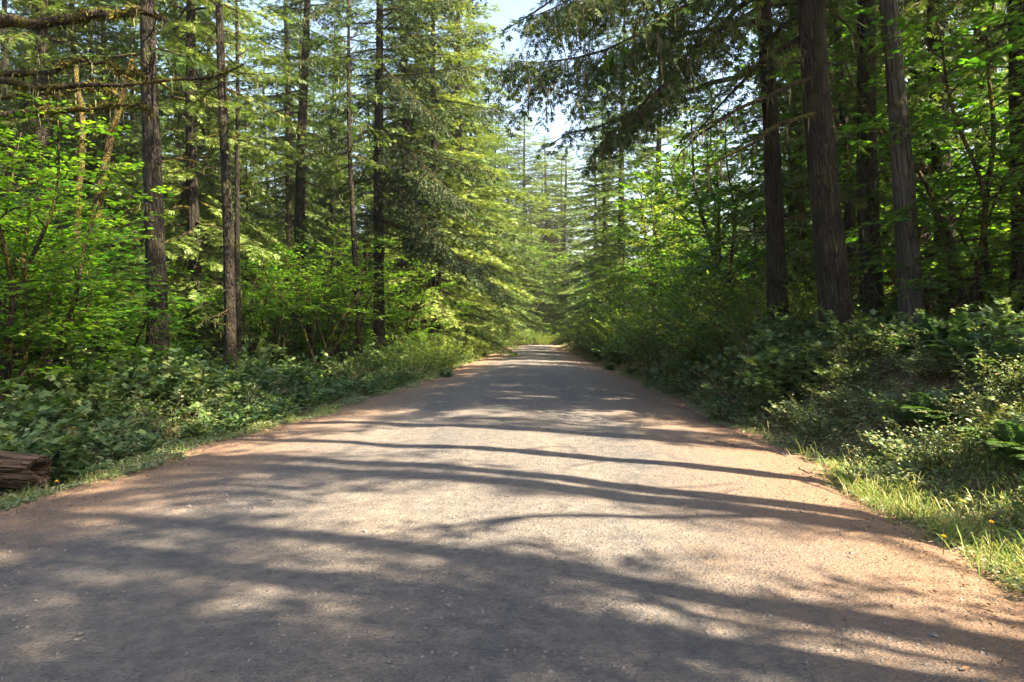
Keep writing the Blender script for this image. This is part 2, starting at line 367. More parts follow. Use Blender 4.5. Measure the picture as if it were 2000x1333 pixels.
# loose stones on the road
m, N, L = new_mat('stone')
at = N.new('ShaderNodeAttribute'); at.attribute_name = 'var'
r = ramp(N, ((0, (.06, .056, .055)), (.7, (.115, .104, .096)), (1, (.155, .138, .124)))); L.new(at.outputs['Fac'], r.inputs[0])
p = N.new('ShaderNodeBsdfPrincipled'); p.inputs['Roughness'].default_value = .8; L.new(r.outputs[0], p.inputs['Base Color'])
o = N.new('ShaderNodeOutputMaterial'); L.new(p.outputs[0], o.inputs[0]); M_stone = m
STONE = (np.array([(.5, 0, 0), (0, .4, .05), (-.5, .05, 0), (.05, -.42, 0), (0.05, 0, .32), (0, 0, -.25)]),
         np.array([(0, 1, 4), (1, 2, 4), (2, 3, 4), (3, 0, 4), (1, 0, 5), (2, 1, 5), (3, 2, 5), (0, 3, 5)]), None)
n = 30000
y = 2.2 + 30*rng.random(n)**2.2; u = rng.uniform(-1.03, 1.03, n)
x = (left_e(y)+right_e(y))/2 + u*(right_e(y)-left_e(y))/2
sz = .005 + .012*rng.random(n)**3 + .022*(rng.random(n) < .010)*rng.random(n)
xc = x-(left_e(y)+right_e(y))/2; trk = np.exp(-((x+1.9)/.45)**2)+np.exp(-((x-.9)/.45)**2); keep = vnoise(x, y, 1.3, 8) + rng.normal(0, .5, n) - 1.1*trk + .5*np.exp(-((x+.5)/.5)**2) > -.35
x, y, sz = x[keep], y[keep], sz[keep]; n = len(x)
a = rng.uniform(0, 2*np.pi, n)
mb = MB(); stamp(mb, STONE, np.stack([x, y, road_surf(x, y)+sz*.08], -1), np.stack([np.cos(a), np.sin(a), rng.normal(0, .2, n)], -1),
                 np.stack([rng.normal(0, .25, n), rng.normal(0, .25, n), np.ones(n)], -1), sz*2, rng.random(n))
st = link('gravel', mb.mesh('gravel', [M_stone])); tag(st, 'loose grey stones scattered over the road surface', 'gravel', kind='stuff')

# ------------------------------------------------------------------ plant builders
def trunk_curve(H, n, wob, seed, lean=(0, 0)):
    t = np.linspace(0, 1, n)
    ph = np.random.default_rng(seed).uniform(0, 6.28, 4)
    x = wob*(np.sin(t*4+ph[0])-np.sin(ph[0]) + .4*(np.sin(t*11+ph[1])-np.sin(ph[1]))) + lean[0]*t*H
    y = wob*(np.sin(t*3.6+ph[2])-np.sin(ph[2]) + .4*(np.sin(t*10+ph[3])-np.sin(ph[3]))) + lean[1]*t*H
    return np.stack([x, y, t*H], -1)
def on_curve(P, z):
    return np.stack([np.interp(z, P[:, 2], P[:, 0]), np.interp(z, P[:, 2], P[:, 1]), z], -1)
def limb_lines(base, az, el, L, droop, n=9, kink=.0):
    t = np.linspace(0, 1, n)
    d = np.stack([np.cos(az), np.sin(az)], -1)
    m_ = len(L)
    P = np.zeros((m_, n, 3))
    side = np.stack([-d[:, 1], d[:, 0]], -1)
    wv = np.cumsum(rng.normal(0, kink, (m_, n)), 1)*L[:, None]; wv[:, 0] = 0
    h = (t[None]*L[:, None]*np.cos(el)[:, None])
    P[..., :2] = base[:, None, :2] + d[:, None]*h[..., None] + side[:, None]*wv[..., None]
    wz = np.cumsum(rng.normal(0, kink, (m_, n)), 1)*L[:, None]; wz[:, 0] = 0
    P[..., 2] = base[:, 2:3] + np.sin(el)[:, None]*L[:, None]*t[None] - (droop*L)[:, None]*t[None]**2 + wz
    return P

def moss_on(mb, LP, dens, ln=(.10, .4), mi=0, wid=.05):
    """beards of lichen hanging from limbs"""
    m_, n = LP.shape[:2]; k = dens
    u = rng.random((m_, k))*(n-1.001); i = u.astype(int); f = (u-i)[..., None]
    j = np.arange(m_)[:, None]
    P = (LP[j, i]*(1-f)+LP[j, i+1]*f).reshape(-1, 3)
    q = len(P); a = rng.uniform(0, 6.28, q)
    D = np.stack([rng.normal(0, .12, q), rng.normal(0, .12, q), -np.ones(q)], -1); Nn = np.stack([np.cos(a), np.sin(a), 0*a], -1)
    stamp(mb, STRAND, P, D, Nn, rng.uniform(*ln, q)*(.4+.6*rng.random(q)), rng.random(q), mi)

def conifer(seed, H, r0, zlive, Lmax, nl, droop=.12, el=(-12, 38), wob=.12, dead=30, sec=.2, seclen=.24, spray=(.18, .30), step=.12, pw=.8, moss=0,
            needles=None, bark=None, lean=(0, 0), az_bias=None, deadlen=1.6):
    global rng
    rng = np.random.default_rng(seed)
    P = trunk_curve(H, 36, wob, seed, lean)
    rad = r0*(1-np.linspace(0, 1, 36))**.85 + .015; rad = rad*(1+.38*np.exp(-P[:, 2]/1.0))
    rad[:] *= 1 + rng.normal(0, .02, 36)
    tb = MB(); tubes(tb, P, rad, 14, 0, .5, .035)
    if dead:
        z = rng.uniform(H*.06, max(zlive*1.15, H*.12), dead); az = rng.uniform(0, 6.28, dead)
        Ld = rng.uniform(.3, 1, dead)**1.5*deadlen
        LPd = limb_lines(on_curve(P, z), az, np.radians(rng.normal(2, 14, dead)), Ld, rng.uniform(0, .25, dead), 7, .035)
        tubes(tb, LPd, np.linspace(1, .25, 7)[None]*(.012+.012*Ld)[:, None], 5, 1)
        if moss: moss_on(tb, LPd, moss, mi=2)
    # live limbs
    fr = (np.arange(nl)+rng.random(nl))/nl; fr = fr**.92
    z = zlive + (H*.985-zlive)*fr
    az = np.arange(nl)*2.399 + rng.normal(0, .5, nl)
    Ll = Lmax*(1-fr)**pw*rng.uniform(.6, 1.12, nl) + .25
    if az_bias is not None: Ll *= 1 + az_bias[1]*np.cos(az-az_bias[0])
    e = np.radians(el[0] + (el[1]-el[0])*fr**1.3 + rng.normal(0, 6, nl))
    LP = limb_lines(on_curve(P, z), az, e, Ll, droop*rng.uniform(.5, 1.5, nl)*(1-.5*fr), 9, .012)
    cb = MB()
    tubes(cb, LP, np.linspace(1, .12, 9)[None]*(.010+.0125*Ll)[:, None], 5, 1)
    B, D, Ls = secondaries(LP, Ll, sec, lambda t, l: (seclen*l**.75*(1-.72*t) + .14), .16, 52, .10)
    k3 = np.linspace(0, 1, 3)
    SP = B[:, None] + D[:, None]*(k3[None, :, None]*Ls[:, None, None]); SP[..., 2] -= .28*(k3[None]*Ls[:, None])**2
    tubes(cb, SP, np.linspace(1, .4, 3)[None]*(.003+.004*Ls)[:, None], 3, 1)
    Pp, Dd, tt, own = along(B, D, Ls, step, .28, 48)
    Nn = np.broadcast_to(UP, Pp.shape) + rng.normal(0, .38, Pp.shape)
    stamp(cb, SPRAY, Pp, Dd, Nn, rng.uniform(*spray, len(Pp)), np.clip(.35*tt + .65*rng.random(len(Pp)), 0, 1), 0)
    if moss: moss_on(cb, LP[:max(4, nl//2)], moss*3, (.15, .55), 2)
    nd = needles or M_fir
    return (tb.mesh('trunk', [bark or M_bark, M_twig, M_lichen], True), cb.mesh('crown', [nd, M_twig, M_lichen]))

def broadleaf(seed, H, stems, r0, spread, z0, nb, leaf, lsize, leafmat, lean=.25, wob=.25, sec=.22, seclen=.30, lstep=.11, el=(8, 30), droop=.10, flat=.25, bark=None, tips=True, base=.15, up=None):
    global rng
    rng = np.random.default_rng(seed)
    tb = MB(); cb = MB()
    for si in range(stems):
        a = 6.283*si/stems + rng.uniform(0, 1); ln = lean*rng.uniform(.5, 1.3) if stems > 1 else lean*.4
        h = H*rng.uniform(.72, 1.0)
        P = trunk_curve(h, 24, wob, seed*31+si, (math.cos(a)*ln, math.sin(a)*ln))
        P[:, 0] += math.cos(a)*base*(stems > 1); P[:, 1] += math.sin(a)*base*(stems > 1)
        rad = r0*rng.uniform(.7, 1.1)*(1-np.linspace(0, 1, 24))**.8 + .008; rad[0] *= 1.25
        tubes(tb, P, rad, 9, 0, .5, .03)
        fr = (np.arange(nb)+rng.random(nb))/nb
        z = z0 + (h*.98-z0)*fr; az = np.arange(nb)*2.399 + rng.uniform(0, 6)
        Ll = spread*(1-.62*fr)*rng.uniform(.55, 1.1, nb)
        e = np.radians(el[0]+(el[1]-el[0])*fr + rng.normal(0, 9, nb))
        LP = limb_lines(on_curve(P, z), az, e, Ll, droop*rng.uniform(.4, 1.4, nb), 9, .03)
        tubes(tb, LP, np.linspace(1, .18, 9)[None]*(.006+.011*Ll*min(1, r0*9))[:, None], 5, 0)
        B, D, Ls = secondaries(LP, Ll, sec, lambda t, l: seclen*l**.7*(1-.55*t)+.12, .22, 48, .04)
        k3 = np.linspace(0, 1, 3)
        SP = B[:, None] + D[:, None]*(k3[None, :, None]*Ls[:, None, None]); SP[..., 2] -= .12*(k3[None]*Ls[:, None])**2
        tubes(cb, SP, np.linspace(1, .5, 3)[None]*(.002+.004*Ls)[:, None], 3, 1)
        Pp, Dd, tt, own = along(B, D, Ls, lstep, .12, 50)
        Nn = np.broadcast_to(UP, Pp.shape) + rng.normal(0, flat, Pp.shape)
        stamp(cb, leaf, Pp, Dd, Nn, lsize*rng.uniform(.6, 1.2, len(Pp)), rng.random(len(Pp)), 0)
    return tb.mesh('trunk', [bark or M_twig], True), cb.mesh('crown', [leafmat, M_twig])

def shrub(seed, H, W, ns, leaf, lsize, mat, sec=.10, ll=.16, flat=.35, lstep=.08, elr=(45, 82)):
    global rng
    rng = np.random.default_rng(seed)
    mb = MB()
    a = rng.uniform(0, 6.28, ns); rr = W*.35*np.sqrt(rng.random(ns))
    base = np.stack([np.cos(a)*rr, np.sin(a)*rr, -.08+0*a], -1)
    el = np.radians(rng.uniform(*elr, ns)); L_ = H*rng.uniform(.6, 1.15, ns)/np.sin(np.maximum(el, .7))
    LP = limb_lines(base, a+rng.normal(0, .6, ns), el, L_, rng.uniform(.05, .35, ns), 8, .02)
    tubes(mb, LP, np.linspace(1, .3, 8)[None]*(.004+.005*L_)[:, None], 4, 1)
    B, D, Ls = secondaries(LP, L_, sec, lambda t, l: ll*(1.2-.5*t)+0*t, .18, 60, -.05)
    Pp, Dd, tt, own = along(B, D, Ls, lstep, .1, 45)
    Nn = np.broadcast_to(UP, Pp.shape) + rng.normal(0, flat, Pp.shape)
    stamp(mb, leaf, Pp, Dd, Nn, lsize*rng.uniform(.5, 1.2, len(Pp)), rng.random(len(Pp)), 0)
    return mb.mesh('bush', [mat, M_stem])

def fern(seed, Lf, nf):
    global rng
    rng = np.random.default_rng(seed)
    mb = MB(); az = np.arange(nf)*2.399+rng.normal(0, .2, nf); el = np.radians(rng.uniform(35, 75, nf)); L_ = Lf*rng.uniform(.7, 1.1, nf)
    LP = limb_lines(np.zeros((nf, 3)), az, el, L_, rng.uniform(.35, .6, nf), 12, .008)
    tubes(mb, LP, np.linspace(1, .3, 12)[None]*.004*np.ones((nf, 1)), 3, 1)
    for p, l in zip(LP, L_):
        k = 30; x = np.linspace(.12, .99, k)*11; i = np.minimum(x.astype(int), 10); f = (x-i)[:, None]
        b = p[i]*(1-f)+p[i+1]*f; tg = nrm(p[i+1]-p[i]); side = nrm(np.cross(np.broadcast_to(UP, tg.shape), tg)); nn = np.cross(tg, side)
        ln = l*.17*np.sin(np.pi*(np.linspace(.12, 1, k)**.7))**.8+.015
        v = rng.random()
        for s_ in (-1, 1):
            stamp(mb, DIAM, b, side*s_+tg*.35+rng.normal(0, .06, tg.shape), nn+rng.normal(0, .12, nn.shape), ln, np.clip(v+rng.normal(0, .15, k), 0, 1), 0)
    return mb.mesh('fern', [M_fern, M_stem])

# prototypes -----------------------------------------------------------------
FIR_EDGE = [conifer(101, 34, .30, 2.6, 6.6, 150, .17, (-14, 30), dead=26, moss=4, pw=.62, seclen=.27, sec=.18, spray=(.2, .34)), conifer(102, 31, .26, 3.2, 5.6, 140, .16, (-12, 32), dead=24, moss=3, pw=.66, sec=.18, spray=(.2, .34))]
FIR_TALL = [conifer(111, 31, .26, 8.0, 4.0, 104, .14, dead=40, moss=4, wob=.2, pw=.65, sec=.18, spray=(.2, .34)), conifer(112, 28, .21, 6.5, 3.5, 100, .14, dead=36, moss=3, wob=.22, pw=.65, sec=.18, spray=(.2, .34)), conifer(113, 34, .34, 10, 4.2, 104, .14, dead=46, moss=4, wob=.15, pw=.65, sec=.18, spray=(.2, .34))]
FIR_SLIM = [conifer(121, 19, .12, 2.6, 3.0, 92, .16, (-10, 30), dead=20, moss=2, pw=.65, sec=.16), conifer(122, 15, .09, 1.8, 2.5, 84, .18, (-10, 28), dead=12, pw=.65, sec=.15)]
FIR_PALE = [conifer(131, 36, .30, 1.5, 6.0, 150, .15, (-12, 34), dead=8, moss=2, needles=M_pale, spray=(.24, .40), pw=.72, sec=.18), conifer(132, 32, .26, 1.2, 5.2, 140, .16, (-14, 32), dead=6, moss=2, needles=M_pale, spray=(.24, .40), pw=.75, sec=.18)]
VINE = [broadleaf(201, 5.2, 4, .05, 2.5, .7, 18, PALM, .135, M_maple, seclen=.42, lstep=.085, sec=.17), broadleaf(202, 6.5, 5, .06, 2.8, .8, 18, PALM, .14, M_maple, lean=.32, seclen=.42, lstep=.085, sec=.18), broadleaf(203, 4.0, 4, .04, 2.1, .5, 17, PALM, .125, M_maple, lean=.35, seclen=.42, lstep=.08, sec=.16)]
MAPLE = [broadleaf(211, 14, 2, .17, 4.6, 2.0, 40, PALM, .23, M_maple, lean=.10, el=(5, 45), seclen=.42, lstep=.14, sec=.22, flat=.4, bark=M_bark3), broadleaf(212, 10.5, 2, .12, 4.0, .9, 38, PALM, .21, M_maple, lean=.14, el=(5, 42), seclen=.42, lstep=.13, sec=.22, flat=.4, bark=M_bark3)]
ALDER = [broadleaf(221, 9.5, 3, .07, 2.8, .6, 34, OVATE, .13, M_alder, lean=.12, el=(10, 45), sec=.17, lstep=.075, flat=.45, seclen=.36)]
SAPLING = [conifer(141, 6.5, .05, .5, 1.7, 60, .16, (-8, 32), dead=0, sec=.12, step=.09, spray=(.13, .22))]
BERRY = [shrub(301, .95, .9, 20, PALM, .17, M_shrub, ll=.14), shrub(302, .75, 1.0, 22, PALM, .15, M_shrub, ll=.13), shrub(303, 1.15, .9, 18, PALM, .18, M_shrub, ll=.15)]
SNOW = [shrub(311, .8, 1.1, 34, OVATE, .065, M_low, ll=.18, lstep=.05), shrub(312, .55, 1.0, 36, OVATE, .055, M_low, ll=.15, lstep=.045, elr=(30, 75))]
LOBE = [shrub(341, .8, 1.1, 30, PALM, .095, M_low, ll=.17, lstep=.06), shrub(342, .6, 1.1, 32, PALM, .085, M_low, ll=.16, lstep=.055, elr=(30, 75))]
TALLB = [shrub(321, 2.1, 1.5, 30, OVATE, .085, M_alder, sec=.15, ll=.32, lstep=.08), shrub(322, 2.7, 1.8, 30, PALM, .12, M_alder, sec=.18, ll=.34, lstep=.11)]
FERN = [fern(331, 1.0, 20), fern(332, .75, 16)]
rng = np.random.default_rng(77)

def tree(name, proto, x, y, label, cat='tree', group=None, sc=1., rz=None, tilt=(0, 0), z=None):
    zz = gz(x, y) - .08 if z is None else z
    t = thing(name, (x, y, zz), label, cat, group, rng.uniform(0, 6.28) if rz is None else rz, sc, (0, 0))
    # lean about the base in world axes
    t.rotation_euler = (Euler((tilt[1]*-1, tilt[0], 0)).to_matrix() @ Euler((0, 0, t.rotation_euler.z)).to_matrix()).to_euler()
    link('trunk', proto[0], t); link('crown', proto[1], t)
    return t
def px_x(px, y):                                           # world x of photo column px at depth y
    return y*math.tan(math.atan((px-1000)/1444) - .0277)

# ------------------------------------------------------------------ the trees one can point at
KEY = []
def key(name, proto, px, y, label, **k):
    x = px_x(px, y); KEY.append((x, y)); return tree(name, proto, x, y, label, **k)
def own_trunk(seed, H, r0, lean, bark, dead=14, deadlen=1.5, zlive=12, Lmax=3.2, nl=46, moss=3, az=None, **k):
    return conifer(seed, H, r0, zlive, Lmax, nl, .14, dead=dead, wob=.10, moss=moss, bark=bark, deadlen=deadlen, az_bias=az, **k)

# left of the road
key('fir_tree', own_trunk(401, 29, .30, 0, M_bark, dead=26, deadlen=2.4, zlive=9.5, Lmax=3.6), 310, 22, 'thick dark fir trunk with flaking reddish bark near its foot, left of the road', tilt=(-.018, 0))
key('fir_tree', own_trunk(402, 27, .21, 0, M_bark, dead=26, zlive=9), 450, 27, 'straight dark fir trunk paired with a thinner stem, left of the road', tilt=(-.012, 0))
key('fir_tree', own_trunk(403, 20, .11, 0, M_bark, dead=18, zlive=8, Lmax=1.8), 466, 28.2, 'thin dark stem just right of its thicker twin trunk', tilt=(-.01, 0))
key('fir_tree', own_trunk(405, 33, .29, 0, M_bark, dead=16, deadlen=2.4, zlive=6, Lmax=5.6, nl=84, az=(.7, .5), pw=.65, sec=.18, spray=(.2, .34), needles=M_fir_shade), 740, 37, 'tall dark fir with long drooping boughs reaching over the road from its left', tilt=(-.006, 0), rz=0)
key('fir_tree', own_trunk(406, 21, .14, 0, M_bark, dead=22, zlive=9, Lmax=2.6, nl=60), 703, 33, 'slender fir with broken bark just left of the tall drooping fir', tilt=(-.03, 0), rz=2.0)
key('fir_tree', FIR_TALL[2], 790, 47, 'reddish brown trunk with horizontal dead twigs behind the tall drooping fir')
key('fir_tree', FIR_TALL[1], 803, 49, 'narrower brown trunk right beside the reddish one', tilt=(.01, 0))
key('fir_tree', FIR_TALL[1], 826, 52, 'thin grey trunk among bright bushes left of the road')
key('fir_tree', FIR_TALL[0], 570, 44, 'brown trunk far back in the sunlit maples on the left')
key('fir_tree', FIR_TALL[0], 415, 48, 'pale brown trunk far back between the two dark left trunks')
key('fir_tree', FIR_TALL[2], 88, 31, 'dark trunk at the far left behind mossy limbs')
key('fir_tree', FIR_TALL[1], 160, 34, 'dark thin trunk behind the leaning sunlit maple on the left')
# right of the road
key('fir_tree', own_trunk(411, 29, .20, 0, M_bark, dead=14, zlive=6.2, Lmax=5, nl=84, moss=5, az=(2.9, .35)), 1522, 17, 'fir trunk with sunlit bark nearest the road on the right bank', tilt=(-.05, 0), rz=0)
key('fir_tree', own_trunk(412, 32, .265, 0, M_bark, dead=12, zlive=5.6, Lmax=4.6, nl=90, moss=5, az=(3.0, .3)), 1642, 14, 'thickest furrowed grey brown fir trunk on the right bank', tilt=(-.085, 0), rz=0)
key('fir_tree', own_trunk(413, 27, .21, 0, M_bark, dead=10, zlive=11, Lmax=3), 1706, 16.2, 'dark straight trunk right of the thickest fir', tilt=(-.03, 0))
key('fir_tree', own_trunk(414, 24, .19, 0, M_bark2, dead=8, zlive=11, Lmax=2.6, nl=40), 1786, 14.4, 'smooth pale grey trunk leaning left on the right bank', tilt=(-.085, 0))
key('fir_tree', FIR_TALL[1], 1817, 21, 'dark slim trunk behind the smooth grey one', tilt=(-.03, 0))
key('fir_tree', FIR_TALL[0], 1862, 19.5, 'dark trunk with lit right edge, second from the right picture edge', tilt=(-.06, 0), sc=.9)
key('fir_tree', FIR_TALL[1], 1996, 15.5, 'reddish trunk at the right picture edge', tilt=(-.03, 0), sc=.9)
key('maple_tree', MAPLE[1], 1583, 21.5, 'mossy crooked maple between the two nearest right trunks', tilt=(-.04, 0), sc=1.1)
key('fir_tree', FIR_SLIM[0], 1662, 19, 'thin dark stem hidden behind the thickest right fir', tilt=(-.02, 0))
key('maple_tree', VINE[1], 1925, 14.5, 'leaning mossy sapling with thin crown at the right side', tilt=(-.2, 0), sc=1.15)

# mossy maple at the left edge with long level limbs
def limb_part(t, pts, r0, r1, mat=None, moss=0, mi_moss=None, leaves=0, seed=1):
    global rng
    rng = np.random.default_rng(seed)
    pts = np.array(pts, float); n = 14; s = np.linspace(0, len(pts)-1, n)
    P = np.stack([np.interp(s, np.arange(len(pts)), pts[:, i]) for i in range(3)], -1) + np.vstack([np.zeros(3), rng.normal(0, .035, (n-1, 3))])
    mb = MB(); tubes(mb, P, np.linspace(r0, r1, n), 8, 0, .5, .10)
    k = int(moss)
    if k:
        cl = rng.uniform(0, n-1.001, 9); u = np.clip(cl[rng.integers(0, 9, k)]+rng.normal(0, .45, k), 0, n-1.001); i = u.astype(int); f = (u-i)[:, None]; c_ = P[i]*(1-f)+P[i+1]*f
        a = rng.uniform(0, 6.28, k); rr = np.interp(u, [0, n-1], [r0, r1])
        tg = nrm(P[i+1]-P[i]); U = nrm(np.cross(tg, UP)); off = U*np.cos(a)[:, None]+UP*np.sin(a)[:, None]
        stamp(mb, DIAM, c_+off*rr[:, None]*.8, off+rng.normal(0, .5, off.shape)+np.array([0, 0, -.4]), tg+rng.normal(0, .5, off.shape), rng.uniform(.05, .13, k), rng.random(k), 1)
        k2 = k//9; q = rng.integers(0, n, k2)
        a = rng.uniform(0, 6.28, k2)
        stamp(mb, STRAND, P[q]+rng.normal(0, .05, (k2, 3)), np.stack([rng.normal(0, .12, k2), rng.normal(0, .12, k2), -np.ones(k2)], -1), np.stack([np.cos(a), np.sin(a), 0*a], -1), rng.uniform(.08, .32, k2), rng.random(k2), 2)
    link('limb', mb.mesh('limb', [mat or M_bark3, M_moss, M_lichen], True), t)
    return P
def W(px, py, y):                                          # world point seen at photo pixel (px, py) at depth y
    return (px_x(px, y), y, CAM_H + (655-py)/1444*y/math.cos(math.atan((px-1000)/1444))*math.cos(math.atan((px-1000)/1444)))
def rel(t, pts): return [tuple(np.array(p_) - np.array(t.location)) for p_ in pts]
mx, my = px_x(-330, 13), 13.0
t = thing('mossy_maple', (mx, my, gz(mx, my)-.1), 'old maple off the left edge whose thick mossy limbs cross the upper left', 'tree')
KEY.append((mx, my))
tm = broadleaf(421, 13, 2, .26, 3.4, 6.5, 16, PALM, .17, M_maple, lean=.06, el=(10, 45), seclen=.36, lstep=.17, flat=.4, bark=M_bark3)
link('trunk', tm[0], t); link('crown', tm[1], t)
for i, (pts, r0, r1) in enumerate((
        ([W(-330, 60, 13), W(0, 35, 12.6), W(130, 28, 12.5), W(245, 15, 12.4), W(330, 30, 12.2)], .20, .06),
        ([W(-330, 190, 13), W(0, 140, 12.8), W(90, 132, 12.8), W(160, 108, 12.6), W(215, 122, 12.6), W(285, 140, 12.4)], .10, .03),
        ([W(-330, 120, 13), W(0, 142, 12), W(80, 160, 12), W(170, 163, 12), W(270, 160, 12), W(400, 145, 12), W(480, 125, 12)], .10, .02),
        ([W(-330, 240, 13), W(0, 216, 12.4), W(60, 218, 12.4), W(150, 208, 12.4), W(230, 198, 12.3), W(300, 210, 12.2)], .13, .03),
        ([W(-330, 300, 13), W(0, 185, 13.4), W(70, 178, 13.4), W(180, 172, 13.4), W(230, 172, 13.4)], .07, .02))):
    limb_part(t, rel(t, pts), r0*.7, r1*.7, mat=M_twig, moss=420, seed=430+i)
# leaning sunlit maple
x0, y0 = px_x(130, 27), 27.0; KEY.append((x0, y0))
t = thing('mossy_maple', (x0, y0, gz(x0, y0)-.1), 'leaning sunlit maple with orange mossy bark, left side in front of dark trunks', 'tree')
tm = broadleaf(422, 12, 1, .02, 3, 6, 16, PALM, .16, M_maple, lean=.25, el=(10, 40), flat=.4, bark=M_bark3)
link('crown', tm[1], t)
P = limb_part(t, rel(t, [(x0, y0, gz(x0, y0)-.1), W(135, 600, 27), W(160, 520, 27), W(185, 430, 27), W(200, 330, 27), W(235, 210, 27), W(262, 110, 27)]), .27, .10, moss=500, seed=441)
t.children[-1].name = 'trunk'
limb_part(t, rel(t, [W(140, 560, 27), W(150, 470, 26.6), W(152, 390, 26.5), W(165, 250, 26.5), W(150, 120, 26.5)]), .16, .08, moss=300, seed=442)
limb_part(t, rel(t, [W(150, 495, 26.8), W(185, 470, 26), W(240, 462, 26), W(300, 470, 26)]), .10, .03, moss=260, seed=443)
limb_part(t, rel(t, [W(185, 430, 27), W(230, 420, 26), W(275, 400, 25.4)]), .07, .02, moss=120, seed=444)

# bare arching limbs and long boughs on the two nearest right firs
firs = [o for o in bpy.data.objects if o.get('category') == 'tree']
def find(txt): return next(o for o in firs if txt in o['label'])
def bough(t, pts, r0, seed, moss=8, need=True, sl=.34, nd=None):
    """one long live bough as a part of its own"""
    global rng
    rng = np.random.default_rng(seed)
    inv = t.matrix_basis.inverted()
    pts = np.array([tuple(inv @ Vector(p_)) for p_ in pts]); n = 12; s = np.linspace(0, len(pts)-1, n)
    P = np.stack([np.interp(s, np.arange(len(pts)), pts[:, i]) for i in range(3)], -1)
    P[1:-1] = (P[:-2]+2*P[1:-1]+P[2:])/4; P[1:] += rng.normal(0, .02, (n-1, 3))
    mb = MB(); tubes(mb, P, np.linspace(r0, r0*.12, n), 7, 1, .5, .05)
    L_ = np.array([np.linalg.norm(np.diff(P, axis=0), axis=1).sum()])
    if need:
        B, D, Ls = secondaries(P[None], L_, .15, lambda t_, l: sl*l**.75*(1-.65*t_)+.2, .22, 50, .25)
        k3 = np.linspace(0, 1, 4)
        SP = B[:, None] + D[:, None]*(k3[None, :, None]*Ls[:, None, None]); SP[..., 2] -= .35*(k3[None]*Ls[:, None])**2
        tubes(mb, SP, np.linspace(1, .4, 4)[None]*(.003+.004*Ls)[:, None], 3, 1)
        # hanging side shoots
        B2, D2, L2 = secondaries(SP, Ls, .14, lambda t_, l: .22*l*(1-.5*t_)+.10, .15, 55, .45)
        Pp, Dd, tt, own = along(B2, D2, L2, .085, .5, 40)
        stamp(mb, SPRAY, Pp, Dd, np.broadcast_to(UP, Pp.shape)+rng.normal(0, .4, Pp.shape), rng.uniform(.10, .19, len(Pp)), rng.random(len(Pp))*.7, 0)
        if moss: moss_on(mb, SP, moss, (.15, .5), 2)
    if moss: moss_on(mb, P[None], moss*14, (.15, .6), 2)
    link('bough', mb.mesh('bough', [nd or M_fir, M_twig, M_lichen]), t)
a = find('nearest the road'); bb = find('thickest furrowed')
bough(a, [W(1480, -120, 17), W(1400, -30, 16), W(1300, 40, 15), W(1200, 100, 14.6), W(1090, 128, 14.4), W(1010, 120, 14.3)], .06, 501, sl=.42)
bough(a, [W(1482, -260, 17), W(1380, -170, 16.2), W(1260, -80, 15.6), W(1150, -10, 15.2), W(1050, 30, 15)], .06, 502, sl=.40)
bough(a, [W(1486, 20, 17), W(1430, 50, 16.5), W(1370, 80, 16), W(1310, 150, 15.6), W(1230, 230, 15.2), W(1180, 270, 15)], .055, 503, moss=12, sl=.34)
bough(a, [W(1500, 200, 17), W(1465, 205, 16.6), W(1390, 245, 16.2), W(1340, 290, 16), W(1310, 330, 15.8)], .05, 504, need=False, moss=3)
bough(bb, [W(1625, 150, 14), W(1560, 165, 13.8), W(1450, 215, 13.4), W(1380, 250, 13.2), W(1345, 270, 13.1)], .05, 505, need=False, moss=2)
bough(bb, [W(1630, 220, 14), W(1540, 240, 13.7), W(1450, 295, 13.4), W(1380, 325, 13.2), W(1350, 350, 13.2)], .055, 506, need=False, moss=2)
bough(bb, [W(1600, -330, 14), W(1480, -230, 13.4), W(1350, -120, 12.8), W(1230, -30, 12.4), W(1120, 10, 12.2)], .07, 507, sl=.36)
# boughs of the tall drooping fir
tf = find('tall dark fir with long drooping')
for i, (h0, px, py, yy) in enumerate(((150, 960, 128, 36), (208, 985, 215, 35.6), (280, 960, 330, 36), (330, 935, 400, 35.8), (75, 940, 60, 36), (400, 990, 575, 35), (95, 560, 120, 36), (250, 590, 300, 36), (20, 930, -10, 36), (120, 870, 250, 33.5), (240, 900, 395, 33), (300, 860, 470, 34), (450, 955, 520, 36), (-40, 600, 30, 36), (180, 620, 215, 37), (350, 850, 335, 39))):
    mx_ = (740+px)/2
    bough(tf, [W(738, h0, 37), W(mx_-20*np.sign(px-740), h0+(py-h0)*.35, (37+yy)/2), W(px, py, yy)], .055, 520+i, moss=3, sl=.36, nd=M_fir_shade)

def hides(x, y):
    px = 1000+1444*math.tan(math.atan(x/y)+.0277)
    return (240 < px < 560 and y < 28.5) or (560 <= px < 870 and y < 38.5) or (1440 < px < 1960 and y < 23) or px > 1960 and y < 14
# ------------------------------------------------------------------ fill: the stands on both sides
PTS = list(KEY)
def scatter(n, xr, yr, dmin, ok=lambda x, y: True, pts=None, tries=40):
    out = []; pts = PTS if pts is None else pts
    for _ in range(n*tries):
        if len(out) >= n: break
        x = rng.uniform(*xr); y = rng.uniform(*yr)
        if not ok(x, y): continue
        if all((x-a_)**2+(y-b_)**2 > dmin*dmin for a_, b_ in pts): pts.append((x, y)); out.append((x, y))
    return out
def in_view(x, y, m_=2.):
    return y > 1 and -.735*y-m_ < x < .68*y+m_
rng = np.random.default_rng(900)
